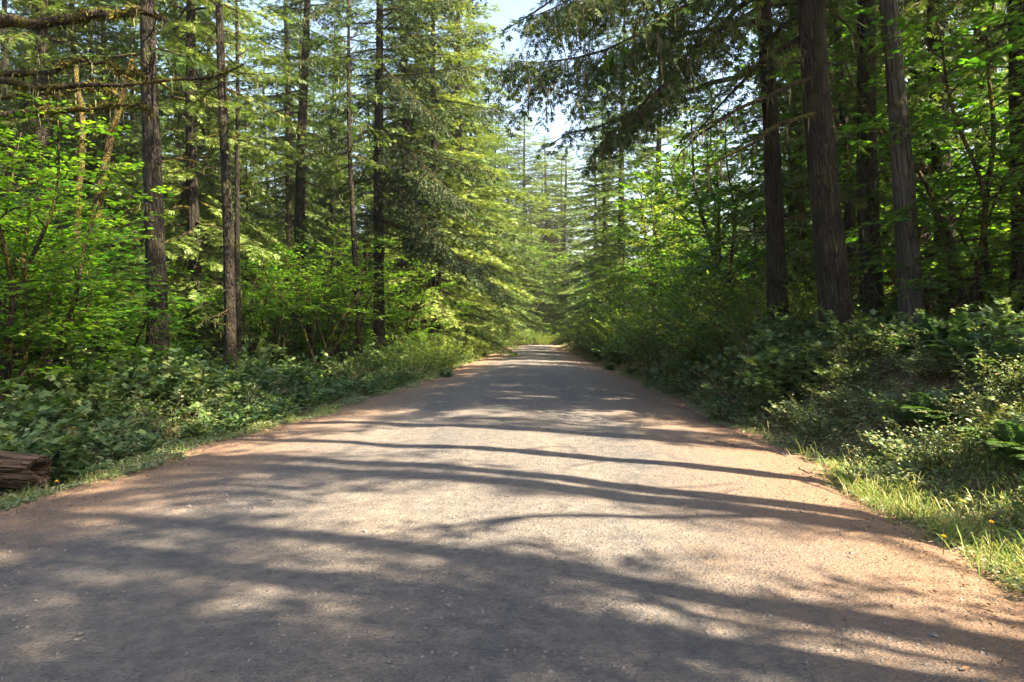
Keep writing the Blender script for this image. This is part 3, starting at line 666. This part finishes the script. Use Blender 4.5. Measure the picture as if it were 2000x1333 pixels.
# edge conifers lining the far road
for i, (x, y, pr, lab, sc) in enumerate((
        (-6.1, 46, FIR_PALE[1], 'sunny fir at the left road edge beyond the tall drooping fir', .95),
        (-5.8, 56, FIR_PALE[0], 'second sunny fir on the left of the far road', 1.05),
        (-7.2, 67, FIR_PALE[1], 'third sunny fir on the left of the far road', 1.0),
        (-6.8, 80, FIR_PALE[0], 'far left fir with grey lichen boughs over the road edge', 1.0),
        (-6.3, 95, FIR_EDGE[1], 'dark fir closing the far left side of the road', 1.0),
        (8.4, 50, FIR_PALE[1], 'bushy yellow green fir behind the alders on the right', .85),
        (7.4, 61, FIR_PALE[0], 'tall yellow green fir right of the far road, in full sun', .9),
        (7.2, 73, FIR_PALE[1], 'sunlit fir just behind the tall yellow green one on the right', .85),
        (7.4, 86, FIR_PALE[0], 'far right fir with bright layered boughs', .75),
        (9.4, 93, FIR_PALE[1], 'pale fir where the road starts to bend', .55),
        (-5.2, 110, FIR_EDGE[1], 'blue green fir left of where the road vanishes', 1.1),
        (-1.6, 126, FIR_PALE[0], 'sunlit fir standing straight behind the road end', 1.12),
        (2.6, 138, FIR_EDGE[0], 'tall dark fir behind the sunlit one at the road end', 1.18),
        (-4.6, 130, FIR_EDGE[0], 'tall fir behind the road end, left one', 1.1),
        (11.5, 116, FIR_PALE[0], 'fir inside the road bend, right one', .7),
        (6.0, 150, FIR_PALE[1], 'last fir seen down the road gap', 1.25),
        (-8.5, 118, FIR_PALE[1], 'pale fir left of the road end behind the blue green one', 1.1),
        (1.2, 145, FIR_PALE[1], 'broad pale fir in the middle of the road end', 1.15),
        (-7.5, 146, FIR_EDGE[1], 'dark fir second left of the road end', 1.2),
        (5.8, 133, FIR_PALE[0], 'bright fir right of the middle of the road end', 1.0),
        (-2.0, 118, SAPLING[0], 'small hemlock at the outside of the road bend', 1.2))):
    PTS.append((x, y)); tree('fir_tree', pr, x, y, lab, sc=(sc*1.25, sc*1.25, sc) if y < 92 else (sc*1.85, sc*1.85, sc))

def fill(kind, protos, spots, label, group, cat='tree', s=(.8, 1.15)):
    for i, (x, y) in enumerate(spots):
        tree(kind, protos[i % len(protos)], x, y, label, cat, group, sc=rng.uniform(*s), tilt=(rng.normal(0, .02), rng.normal(0, .02)))
left_ok = lambda x, y: in_view(x, y) and x < -8.5
right_ok = lambda x, y: in_view(x, y) and x > 7.5
fill('fir_tree', FIR_TALL, scatter(20, (-50, -9), (28, 75), 4.6, left_ok), 'bare stemmed fir deep in the sunny wood on the left', 'firs of the left stand')
fill('fir_tree', FIR_PALE+FIR_EDGE, scatter(10, (-34, -12), (30, 48), 5, lambda x, y: left_ok(x, y) and not hides(x, y)), 'leafy fir between the bare stems of the left wood', 'leafy firs of the left stand')
fill('fir_tree', FIR_PALE+FIR_EDGE, scatter(34, (-75, -9.5), (40, 110), 6, left_ok), 'far fir with boughs to the ground behind the left stand', 'far firs of the left wood')
fill('fir_tree', FIR_TALL, scatter(9, (10, 24), (24, 75), 5, right_ok), 'bare stemmed fir in the shady wood on the right', 'firs of the right stand', s=(.62, .85))
fill('fir_tree', FIR_PALE+FIR_EDGE, scatter(16, (16, 75), (80, 93), 6, right_ok), 'far fir with boughs to the ground behind the right stand', 'far firs of the right wood', s=(.55, .75))
UND = []
fill('slim_hemlock', FIR_SLIM, scatter(26, (-40, -8), (26, 80), 3, lambda x, y: left_ok(x, y) and not hides(x, y), UND), 'slim hemlock between the bare fir stems on the left', 'slim hemlocks on the left')
fill('slim_hemlock', FIR_SLIM, scatter(10, (9, 40), (24, 80), 3, lambda x, y: right_ok(x, y) and not hides(x, y), UND), 'slim hemlock between the bare fir stems on the right', 'slim hemlocks on the right', s=(.5, .8))
fill('vine_maple', VINE, scatter(70, (-34, -7.0), (17, 75), 2.0, lambda x, y: left_ok(x, y) and not hides(x, y), UND), 'bright green vine maple under the left firs', 'vine maples under the left firs', s=(.75, 1.25))
fill('vine_maple', VINE, scatter(50, (6.6, 32), (13, 60), 2.0, lambda x, y: in_view(x, y) and x > 6.6 and not hides(x, y), UND), 'green vine maple in shade under the right firs', 'vine maples under the right firs', s=(.75, 1.25))
fill('maple_tree', MAPLE, scatter(34, (7.5, 55), (20, 80), 3.5, right_ok, UND), 'broad leaved maple in the wood on the right', 'maples of the right wood', s=(.5, .8))
fill('maple_tree', MAPLE, scatter(26, (-48, -10), (30, 80), 3.5, left_ok, UND), 'broad leaved maple in the wood on the left', 'maples of the left wood', s=(.8, 1.2))
# the far wood that closes every gap: one mass
def far_wood():
    global rng
    rng = np.random.default_rng(4040)
    mb = MB(); spots = []
    for _ in range(4000):
        if len(spots) > 150: break
        if rng.random() < .5: x = rng.uniform(-150, 150); y = rng.uniform(110, 190)
        else: x = rng.uniform(45, 150)*rng.choice([-1, 1]); y = rng.uniform(40, 190)
        if -.75*y-12 < x < .7*y+12 and not (0 < x < 62 and 90 < y < 136) and abs(x-float(bend(np.array(y)))) > 8 and all((x-a_)**2+(y-b_)**2 > 36 for a_, b_ in spots): spots.append((x, y))
    for (x, y) in spots:
        H = rng.uniform(26, 42); nl = 90; fr = (np.arange(nl)+rng.random(nl))/nl; z = .5+H*fr; az = rng.uniform(0, 6.28, nl)
        Ll = rng.uniform(4.5, 6)*(1-fr)**.7*rng.uniform(.6, 1.1, nl)+.3
        k = 9; t = (np.arange(k)+.5)/k
        P = np.zeros((nl, k, 3)); P[..., 0] = x+np.cos(az)[:, None]*Ll[:, None]*t; P[..., 1] = y+np.sin(az)[:, None]*Ll[:, None]*t
        P[..., 2] = gz(x, y)+z[:, None]-.25*Ll[:, None]*t**2
        P = P.reshape(-1, 3)+rng.normal(0, .25, (nl*k, 3)); a_ = np.repeat(az, k)+rng.normal(0, .8, nl*k)
        stamp(mb, SPRAY, P, np.stack([np.cos(a_), np.sin(a_), -.35+0*a_], -1), np.tile(UP, (nl*k, 1))+rng.normal(0, .3, (nl*k, 3)), rng.uniform(.9, 1.6, nl*k), rng.random(nl*k))
        tubes(mb, np.array([[x, y, gz(x, y)-.5], [x, y, H*.5], [x, y, H]]), np.array([.3, .2, .03]), 6, 1)
    o = link('far_wood', mb.mesh('far_wood', [M_fir, M_bark])); tag(o, 'distant fir forest closing off the view', 'forest', kind='stuff')
far_wood(); rng = np.random.default_rng(901)
rng.random(3)
for i, (x, y) in enumerate(((15, 8), (17.5, 11.5), (20, 14.5), (23, 18), (14.2, 11), (21, 8.5), (26, 14), (28, 20), (32, 26), (37, 31), (19, 5), (-15, 10), (-17, 13.5), (-20, 16), (-24, 20), (-28, 25), (-19, 9))):
    tree('vine_maple', VINE[i % 3], x, y, 'bushy maple of the wood margin beyond the picture edge', 'tree', 'maples beyond the picture edges', sc=rng.uniform(1.0, 1.4))
# leafy wall along the right edge, middle distance
for i, (x, y, pr, sc, lab) in enumerate((
        (6.6, 24, ALDER[0], .85, 'leafy alder with small leaves behind the right bank bushes'),
        (7.4, 30, MAPLE[1], .95, 'dense maple overhanging the right bank in the middle distance'),
        (6.2, 36, ALDER[0], .9, 'leafy alder beside the road beyond the dense maple on the right'),
        (7.6, 43, MAPLE[0], .9, 'big maple crown behind the right hand alders'),
        (5.9, 48, ALDER[0], .8, 'far alder hanging over the right road edge'),
        (9.6, 26, MAPLE[0], .8, 'dark green maple behind the fir trunk with sunlit bark'),
        (13.5, 28, MAPLE[0], .85, 'deep green maple behind the thickest fir'),
        (16.5, 25.5, MAPLE[1], .95, 'deep green maple behind the smooth grey trunk'),
        (15.2, 20, VINE[1], 1.2, 'vine maple spreading behind the trunk with a lit right edge'),
        (11.2, 13.2, VINE[0], .8, 'nearest vine maple at the right picture edge'),
        (-10.0, 13.5, VINE[1], .95, 'layered vine maple at the left picture edge'),
        (-12.1, 17.5, VINE[0], 1.1, 'vine maple with flat leaf layers left of the thick dark fir'),
        (-13.5, 18.5, VINE[1], 1.1, 'vine maple at far left before the leaning sunlit maple'),
        (-7.6, 42, VINE[1], 1.0, 'bright yellow green vine maple by the left road edge'),
        (-6.6, 52, VINE[0], 1.1, 'sunlit vine maple at the left road edge, farther one'),
        (-9.5, 33, VINE[1], 1.0, 'dark many stemmed vine maple leaning right, left of the slender fir'))):
    UND.append((x, y)); tree('vine_maple' if pr in VINE else 'alder_tree' if pr in ALDER else 'maple_tree', pr, x, y, lab, sc=sc)
for i, (x, y, pr, sc, lab) in enumerate(((-5.8, 49, ALDER[0], .75, 'sunlit alder at the left road edge behind the drooping boughs'), (-5.5, 60, MAPLE[1], .75, 'glowing maple on the left far road edge'), (-5.3, 74, ALDER[0], .85, 'farther sunlit alder on the left road edge'), (-5.2, 90, MAPLE[1], .8, 'last maple on the left road edge before the bend'),
        (1.0, 119, MAPLE[0], 1.25, 'broad sunlit maple facing the end of the road'), (-3.6, 114, MAPLE[1], 1.2, 'sunlit maple left of the road end'), (5.2, 126, MAPLE[0], 1.2, 'sunlit maple at the outside of the bend, right of the road end'), (6.4, 66, ALDER[0], .85, 'sunny alder on the right edge of the far road'), (6.0, 80, MAPLE[1], .75, 'sunny maple on the right edge of the far road'))):
    tree('alder_tree' if pr in ALDER else 'maple_tree', pr, x, y, lab, sc=sc)
for i, (px, y, lab) in enumerate(((1553, 25, 'thin black stem left of the thickest right fir'), (1612, 27, 'thin stem far behind the thickest right fir'), (1742, 24, 'dark stem between the smooth grey trunk and its left neighbour'), (1768, 29, 'faint stem farther back beside the smooth grey trunk'), (1908, 22, 'dark stem behind the leaning sapling'), (1950, 25, 'dark stem near the right picture edge'))):
    x = px_x(px, y); tree('fir_tree', FIR_TALL[i % 3], x, y, lab, sc=(.7, .7, .95), tilt=(-.02-.01*i % .04, 0))
# firs out of the picture on the right whose shadows stripe the road
FIR_HIGH = [conifer(151, 31, .25, 15, 3.2, 70, .14, dead=26, moss=0, wob=.1, sec=.18, spray=(.2, .34)), conifer(152, 29, .19, 13.5, 2.8, 64, .14, dead=26, moss=0, wob=.15, sec=.18, spray=(.2, .34))]
rng = np.random.default_rng(902)
for i, (x, y, pr) in enumerate(((7.2, 8.6, FIR_HIGH[0]), (8.0, 4.3, FIR_HIGH[1]), (9.4, 3.2, FIR_HIGH[0]), (7.0, 1.0, FIR_HIGH[1]), (8.8, -1.4, FIR_HIGH[0]), (7.4, -3.6, FIR_HIGH[1]), (10.2, -6.0, FIR_HIGH[0]),
        (14, -4.0, FIR_TALL[1]), (12.2, -3.0, FIR_TALL[0]), (14.6, 1.3, 'thin'), (15.5, 9.4, FIR_TALL[1]), (14, 6.9, 'narrow'), (15, 13.0, 'narrow'), (17.5, 10.6, 'narrow'), (22, 3.4, 'narrow'), (7.6, 6.2, FIR_HIGH[1]), (9.8, .6, FIR_HIGH[1]), (12, 10.4, FIR_HIGH[1]), (18, -9, FIR_TALL[0]))):
    tree('fir_tree', FIR_TALL[1] if pr in ('narrow', 'thin') else pr, x, y, 'tree beside the camera off to the right, casting the stripes of shade', 'tree', 'shade trees off to the right', sc=(.55, .55, .95) if pr == 'narrow' else (.32, .32, .95) if pr == 'thin' else 1)
tree('alder_tree', ALDER[0], 9.2, -.8, 'tree beside the camera off to the right, casting the stripes of shade', 'tree', 'shade trees off to the right', sc=1.2)

DARK = broadleaf(231, 6.2, 7, .062, 1.9, 2.6, 12, PALM, .13, M_maple, lean=.42, wob=.3, seclen=.42, lstep=.09, sec=.2)
for i in range(9):
    x = -4.5+1.35*i+rng.normal(0, .3); y = 107+.9*i+rng.normal(0, .6)+ (0 if i < 5 else 3)
    o_ = link('tall_bush', TALLB[i % 2]); o_.location = (x, y, gz(x, y)-.05); o_.rotation_euler = (0, 0, rng.uniform(0, 6)); o_.scale = (1.1, 1.1, rng.uniform(.8, 1.3))
    tag(o_, 'sunlit leafy bush where the road vanishes', 'bush', 'bushes at the end of the road')
x = px_x(635, 31); tree('vine_maple', DARK, x, 31, 'clump of dark crooked leaning stems left of the slender fir', sc=1., rz=.4)
x = px_x(520, 30); tree('vine_maple', DARK, x, 30, 'dark crooked stems just right of the paired trunks on the left', sc=.8, rz=2.4)
sh = [o for o in bpy.data.objects if o.get('group') == 'shade trees off to the right' and abs(o.location.x-9.4) < .01][0]
bpy.context.view_layer.update()
bough(sh, [(9.3, 3.2, 8.5), (7.5, 2.97, 8.58), (6.9, 2.55, 8.7), (6.2, 2.05, 8.76)], .075, 560, moss=0, need=False)
bough(sh, [(7.4, 2.9, 8.58), (7.0, 2.45, 8.6), (6.6, 2.05, 8.55)], .05, 561, moss=0, need=False)
# ------------------------------------------------------------------ bushes and ferns
rng = np.random.default_rng(1234)
def plant(name, me, x, y, label, cat, group, sc=1., dz=0.):
    o = link(name, me); o.location = (x, y, gz(x, y)+dz-.02); o.rotation_euler = (rng.normal(0, .06), rng.normal(0, .06), rng.uniform(0, 6.28))
    o.scale = (sc*rng.uniform(.9, 1.15), sc*rng.uniform(.9, 1.15), sc*rng.uniform(.85, 1.15)); return tag(o, label, cat, group)
n = 0
for k in range(150):                                        # left verge
    y = 8.5 + 57*(k/150)**1.35; d = .55 + abs(rng.normal(0, 1.7))
    x = float(left_e(np.array(y))) - d
    h = .46 + .32*min(1, d/1.6)
    if rng.random() < .3: plant('snowberry_bush', SNOW[k % 2], x, y, 'small leaved low bush between the lobed ones on the left verge', 'bush', 'small leaved bushes on the left verge', sc=h*rng.uniform(.8, 1.5))
    elif rng.random() < .12: plant('sword_fern', FERN[k % 2], x, y, 'green fern among the bushes of the left verge', 'fern', 'ferns of the left verge', sc=rng.uniform(.7, 1.1))
    else: plant('berry_bush', BERRY[k % 3], x, y, 'big lobed leaf bush in the row along the left road edge', 'bush', 'lobed leaf bushes on the left verge', sc=h*rng.uniform(.65, 1.25))
for k in range(60):
    y = 9 + 34*rng.random(); x = float(left_e(np.array(y))) - rng.uniform(3, 11)
    if in_view(x, y, .5): plant('berry_bush', BERRY[k % 3], x, y, 'lobed leaf bush on the forest floor behind the left verge', 'bush', 'lobed leaf bushes under the left firs', sc=rng.uniform(.8, 1.3))
for k in range(170):                                         # right bank, near: small-leaved
    y = 4.9 + 22*(k/170)**1.25; d = .35 + abs(rng.normal(0, 1.7)); x = float(right_e(np.array(y))) + d
    if y < 7.6 and d < 1.55: continue
    plant('snowberry_bush', (SNOW+LOBE)[k % 4], x, y, 'low small leaved bush on the near right bank', 'bush', 'small leaved bushes on the right bank', sc=(.55+.35*min(1, d))*rng.uniform(.6, 1.15)*(.72 if y < 13 else .9))
for k in range(85):
    y = 13 + 45*(k/85)**1.3; d = 1.0 + abs(rng.normal(0, 1.6)); x = float(right_e(np.array(y))) + d
    plant('berry_bush', BERRY[k % 3], x, y, 'lobed leaf bush on the right bank below the firs', 'bush', 'lobed leaf bushes on the right bank', sc=rng.uniform(.75, 1.15))
for k in range(16):
    y = 6.8 + 17*(k/16); x = float(right_e(np.array(y))) + rng.uniform(.9, 3.2)
    plant('sword_fern', FERN[k % 2], x, y, 'fern among the low bushes of the right bank', 'fern', 'ferns of the right bank', sc=rng.uniform(.75, 1.15))
for k in range(46):
    y = 8.2 + 9.5*(k/46); x = float(right_e(np.array(y))) + rng.uniform(1.3, 5.0)
    plant('berry_bush', (BERRY+LOBE)[k % 5], x, y, 'lobed leaf bush on the upper right bank around the fir feet', 'bush', 'lobed leaf bushes at the feet of the right firs', sc=rng.uniform(.55, .85))
for k in range(26):
    y = -.5 + 8*(k/26); x = float(right_e(np.array(y))) + rng.uniform(2.0, 6.5)
    plant('snowberry_bush', (SNOW+LOBE)[k % 4], x, y, 'low small leaved bush on the near right bank', 'bush', 'small leaved bushes on the right bank', sc=rng.uniform(.6, .95))
for k in range(44):                                         # taller thicket, right middle distance
    y = 17 + 62*(k/44)**1.2; d = 1.2 + abs(rng.normal(0, 1.2)) ; x = float(right_e(np.array(y))) + d
    plant('tall_bush', TALLB[k % 2], x, y, 'tall leafy bush in the thicket along the right bank', 'bush', 'tall bushes along the right bank', sc=rng.uniform(.7, 1.15))
for k in range(30):
    y = 30 + 62*(k/30)**1.1; d = .9 + abs(rng.normal(0, 1.2)); x = float(left_e(np.array(y))) - d
    plant('tall_bush', TALLB[k % 2], x, y, 'tall sunny bush along the far left road edge', 'bush', 'tall bushes along the far left edge', sc=rng.uniform(.6, 1.0))
for (px, y, lab) in ((870, 27, 'pale fern leaning over the left road edge'), (1905, 9.6, 'large dark fern at the right under the fir trunks'), (1850, 10.6, 'fern left of the large dark fern on the right bank'), (1960, 9.0, 'fern at the right picture edge'),
                     (1235, 29, 'sword fern low on the right bank beside the road'), (1275, 24, 'yellowish sword fern halfway up the right bank'), (1190, 33, 'farther sword fern on the right bank'), (1330, 20, 'sword fern among right bank bushes'),
                     (1420, 15.5, 'fern in front of the dead twigs on the right bank'), (1780, 11.5, 'fern at the foot of the smooth grey trunk')):
    x = px_x(px, y); plant('sword_fern', FERN[int(y) % 2], x, y, lab, 'fern', 'sword ferns', sc=1.0 if y > 12 else 1.15)

# ------------------------------------------------------------------ ground cover and grass (stuff)
rng = np.random.default_rng(55)
mb = MB()
def cover(n, xs, ys, hmax, tm_, sz):
    x, y = xs, ys; z = ground(x, y)
    dens = vnoise(x, y, .9, 6)+.4*vnoise(x, y, 2.3, 1)
    h = hmax*np.clip(.55+.6*dens, .08, 1.3)*rng.random(n)**.7
    a_ = rng.uniform(0, 6.28, n); D = np.stack([np.cos(a_), np.sin(a_), rng.normal(0, .3, n)], -1)
    Nn = np.stack([rng.normal(0, .45, n), rng.normal(0, .45, n), np.ones(n)], -1)
    stamp(mb, tm_, np.stack([x, y, z+h], -1), D, Nn, sz*rng.uniform(.5, 1.3, n), rng.random(n))
n = 26000; y = 4.5+26*rng.random(n)**1.5; d = -.05+1.6*rng.random(n)**1.4; cover(n, left_e(y)-d, y, np.where(y < 8.6, .10, .22)*np.clip(d*1.5, .15, 1), OVATE, .05)
n = 26000; y = 3.6+26*rng.random(n)**1.5; d = .0+2.4*rng.random(n)**1.2; cover(n, right_e(y)+d, y, np.where(y < 7.6, .13, .24)*np.clip(d*1.5, .15, 1), OVATE, .05)
n = 40000; y = 9+60*rng.random(n); d = 1+26*rng.random(n)**1.3; cover(n, left_e(y)-d, y, .45, OVATE, .10)
n = 36000; y = 8+60*rng.random(n); d = 2+24*rng.random(n)**1.3; cover(n, right_e(y)+d, y, .5, OVATE, .10)
n = 26000; y = -2+20*rng.random(n); d = .6+12*rng.random(n)**1.3; cover(n, right_e(y)+d, y, .26, OVATE, .07)
n = 9000; y = -2+10*rng.random(n); d = .3+9*rng.random(n)**1.3; cover(n, left_e(y)-d, y, .20, OVATE, .06)
n = 16000; y = 28+110*rng.random(n); s_ = rng.random(n) < .5; d = .1+3*rng.random(n); cover(n, np.where(s_, left_e(y)-d, right_e(y)+d)+bend(y), y, .5, OVATE, .10)
gc = link('ground_cover', mb.mesh('ground_cover', [M_low])); tag(gc, 'low leafy ground cover along both verges and under the trees', 'ground cover', kind='stuff')

mb = MB()
def tufts(cx, cy, k, rad, hh):
    n_ = len(cx); own = np.repeat(np.arange(n_), k); q = len(own)
    a_ = rng.uniform(0, 6.28, q); r_ = rad*np.sqrt(rng.random(q)); x = cx[own]+np.cos(a_)*r_; y = cy[own]+np.sin(a_)*r_
    az = rng.uniform(0, 6.28, q); ln_ = rng.uniform(.15, 1.3, q); D = np.stack([np.cos(az)*ln_, np.sin(az)*ln_, np.ones(q)], -1)
    stamp(mb, BLADE, np.stack([x, y, ground(x, y)-.02], -1), D, np.stack([np.cos(az), np.sin(az), -.4+0*az], -1), hh*rng.uniform(.35, 1.25, q), rng.random(q))
ky = rng.uniform(4.4, 9.0, 260); tufts(right_e(ky)+1.9*rng.random(260)**1.2, ky, 36, .2, .24)
ky = rng.uniform(3.9, 5.2, 10); tufts(right_e(ky)+rng.uniform(.2, .6, 10), ky, 44, .12, .42)
ky = rng.uniform(6, 16, 110); tufts(left_e(ky)-rng.uniform(0, .6, 110), ky, 30, .17, .17)
ky = rng.uniform(9, 40, 70); tufts(right_e(ky)+rng.uniform(.1, .9, 70), ky, 18, .2, .28)
ky = rng.uniform(25, 90, 120); tufts(left_e(ky)-rng.uniform(0, 1.2, 120), ky, 22, .3, .35)
gr = link('grass', mb.mesh('grass', [M_grass])); tag(gr, 'grass tufts at the road edges', 'grass', kind='stuff')

mb = MB(); n = 12500; y = 3.2+30*rng.random(n)**1.8; sd = rng.random(n) < .5; d = rng.normal(.0, .32, n)-.12; d[9500:] = -3.6*rng.random(3000); cut_ = np.arange(n) >= 9500
x = np.where(sd, left_e(y)-d, right_e(y)+d); az = rng.uniform(0, 6.28, n); inside = d < 0
z = np.where(inside, road_surf(x, y)-.05*sstep(.94, 1, 1+d/3.5), ground(x, y))+.012
big_ = rng.random(n)
stamp(mb, DIAM, np.stack([x, y, z], -1), np.stack([np.cos(az), np.sin(az), rng.normal(0, .12, n)], -1), np.stack([rng.normal(0, .3, n), rng.normal(0, .3, n), np.ones(n)], -1), np.where(cut_, .010+.018*big_**3, .015+.045*big_**2.5), rng.random(n))
lt = link('leaf_litter', mb.mesh('leaf_litter', [leaf_mat('dry_leaf', ((0, (.05, .03, .018)), (.6, (.13, .08, .045)), (1, (.30, .22, .13))), .1, (1, 1, 1), .9, .1)])); tag(lt, 'dry leaves and twigs along the road edges', 'leaf litter', kind='stuff')

# ------------------------------------------------------------------ log, sticks, flowers
def log_mesh(Ln, r0, r1, seed, hollow=True):
    rg = np.random.default_rng(seed); n, k = 26, 22; mb = MB()
    t = np.linspace(0, 1, n); a_ = np.arange(k)/k*2*np.pi
    rr = (r0+(r1-r0)*t)[:, None]*(1+.10*np.sin(3*a_+1)[None]+.07*np.sin(7*a_+t[:, None]*3)+rg.normal(0, .035, (n, k)))
    xx = np.broadcast_to((t*Ln)[:, None], (n, k)).copy(); xx[-1] += rg.uniform(-.22, .12, k)*r1*2.2; xx[-2] += rg.uniform(-.05, .03, k)
    V = np.stack([xx, rr*np.cos(a_)[None], rr*np.sin(a_)[None]+.05*np.sin(t*3)[:, None]], -1)
    idx = np.arange(n*k).reshape(n, k); i0, i1 = idx[:-1], idx[1:]
    mb.add(V.reshape(-1, 3), q=np.stack([i0, np.roll(i0, -1, 1), np.roll(i1, -1, 1), i1], -1).reshape(-1, 4))
    # broken hollow end: inner wall running back into the log
    inn = V[-1].copy(); inn[:, 1:] *= .62; inn[:, 0] -= .02; deep = V[-1].copy(); deep[:, 1:] *= .45; deep[:, 0] = Ln*.82
    b0 = mb.n; mb.add(np.concatenate([V[-1], inn, deep, [[Ln*.82, 0, 0]], V[0], [[0, 0, 0]]]))
    q = []; tt = []
    for i in range(k):
        j = (i+1) % k; q += [(i, j, k+j, k+i), (k+i, k+j, 2*k+j, 2*k+i)]; tt += [(2*k+i, 2*k+j, 3*k), (3*k+1+j, 3*k+1+i, 4*k+1)]
    mb.T.append(np.array(tt)+b0); mb.TM.append(np.zeros(len(tt), int)); mb.Q.append(np.array(q)+b0); mb.QM.append(np.zeros(len(q), int))
    return mb.mesh('log', [M_log], False)
xe, ye = px_x(118, 7.9), 7.9
o = link('fallen_log', log_mesh(3.2, .22, .165, 3)); o.location = (xe-3.15, ye-.1, .03); o.rotation_euler = (.3, R(.5), R(-4))
tag(o, 'brown rotten log with hollow broken end lying at the left road edge', 'log')
o = link('fallen_log', log_mesh(1.6, .15, .11, 8)); xe2 = px_x(32, 7.05); o.location = (xe2-1.58, 6.85, -.10); o.rotation_euler = (1, R(4), R(-6))
tag(o, 'smaller grey log piece below the hollow log at the left picture edge', 'log')
def stick(pts, r, label, seed):
    global rng
    rng = np.random.default_rng(seed); mb = MB(); pts = np.array(pts); n = 8; s = np.linspace(0, len(pts)-1, n)
    P = np.stack([np.interp(s, np.arange(len(pts)), pts[:, i]) for i in range(3)], -1) + rng.normal(0, r*.4, (n, 3))
    tubes(mb, P, np.linspace(r, r*.6, n), 6, 0, .5, .08); tag(link('stick', mb.mesh('stick', [M_stick], True)), label, 'stick')
def gp(px, y, h=.02): x = px_x(px, y); return (x, y, gz(x, y)+h)
stick([gp(1663, 6.42, .02), gp(1688, 6.7, .06)], .016, 'short pale stick lying on reddish dirt at the right road edge', 1)
stick([gp(1398, 10.6, .05), gp(1432, 10.3, .05), gp(1440, 10.1, .05)], .014, 'thin dark stick at the foot of the right bank', 2)
stick([gp(1560, 8.6, .05), gp(1580, 8.3, .05)], .010, 'small twig at the right road edge beside the grass', 3)
stick([gp(660, 17.5, .04), gp(690, 17.7, .04)], .018, 'small piece of wood at the left road edge', 4)
def dead_twigs(x, y, label, seed, hh=1.6):
    global rng
    rng = np.random.default_rng(seed); k = 7; mb = MB()
    LP = limb_lines(np.zeros((k, 3)), rng.uniform(0, 6.28, k), np.radians(rng.uniform(35, 80, k)), hh*rng.uniform(.5, 1, k), rng.uniform(0, .3, k), 9, .03)
    tubes(mb, LP, np.linspace(1, .25, 9)[None]*.014*np.ones((k, 1)), 5)
    B, D, Ls = secondaries(LP, hh*np.ones(k), .3, lambda t, l: .35*(1-.5*t), .3, 50, 0); k3 = np.linspace(0, 1, 3)
    tubes(mb, B[:, None]+D[:, None]*(k3[None, :, None]*Ls[:, None, None]), np.linspace(1, .4, 3)[None]*.006*np.ones((len(B), 1)), 4)
    o = link('dead_shrub', mb.mesh('dead_shrub', [M_stick], True)); o.location = (x, y, gz(x, y)+.2); tag(o, label, 'dead shrub')
dead_twigs(px_x(1432, 14.5), 14.5, 'pale leafless twigs on the right bank in front of the dark bushes', 1, 1.7)
dead_twigs(px_x(1490, 15.5), 15.5, 'bare curved twigs left of the fir trunk with sunlit bark', 2, 1.5)

m, N, L = new_mat('yellow_petal'); p = N.new('ShaderNodeBsdfPrincipled'); p.inputs['Base Color'].default_value = (.75, .48, .02, 1); o = N.new('ShaderNodeOutputMaterial'); L.new(p.outputs[0], o.inputs[0]); M_pet = m
def flower(x, y, h, label):
    t = thing('dandelion', (x, y, gz(x, y)), label, 'flower', 'yellow dandelions')
    mb = MB(); tubes(mb, np.array([[0, 0, 0], [.01, 0, h*.5], [.015, .01, h]]), np.array([.003, .0025, .0025]), 5); link('stem', mb.mesh('stem', [M_stem]), t)
    mb = MB(); q = 40; a_ = np.arange(q)*2.399; e_ = np.linspace(.2, 1.3, q)
    stamp(mb, DIAM, np.tile([[.015, .01, h]], (q, 1)), np.stack([np.cos(a_)*np.cos(e_), np.sin(a_)*np.cos(e_), np.sin(e_)], -1), np.tile(UP, (q, 1))+.01, .022, rng.random(q))
    link('flower_head', mb.mesh('flower_head', [M_pet]), t)
flower(px_x(1935, 5.0), 5.0, .30, 'upper yellow dandelion on the right bank at the picture edge')
flower(px_x(1842, 5.3), 5.3, .16, 'lower yellow dandelion left of the other on the right bank')
flower(px_x(105, 7.0), 7.0, .18, 'yellow dandelion in grass in front of the hollow log')

# ------------------------------------------------------------------ air
m, N, L = new_mat('haze_air'); pv = N.new('ShaderNodeVolumePrincipled'); pv.inputs['Color'].default_value = (.95, .93, .86, 1); pv.inputs['Density'].default_value = .00035; pv.inputs['Anisotropy'].default_value = .3
o = N.new('ShaderNodeOutputMaterial'); L.new(pv.outputs[0], o.inputs[1])
mb = MB(); x0, x1, y0, y1, z0, z1 = -950, 950, -320, 1650, -9.5, 56
mb.add([(x0, y0, z0), (x1, y0, z0), (x1, y1, z0), (x0, y1, z0), (x0, y0, z1), (x1, y0, z1), (x1, y1, z1), (x0, y1, z1)], q=[(0, 3, 2, 1), (4, 5, 6, 7), (0, 1, 5, 4), (1, 2, 6, 5), (2, 3, 7, 6), (3, 0, 4, 7)])
hz = link('haze', mb.mesh('haze', [m])); tag(hz, 'thin sunlit dusty air over the road and forest', 'haze', kind='stuff')
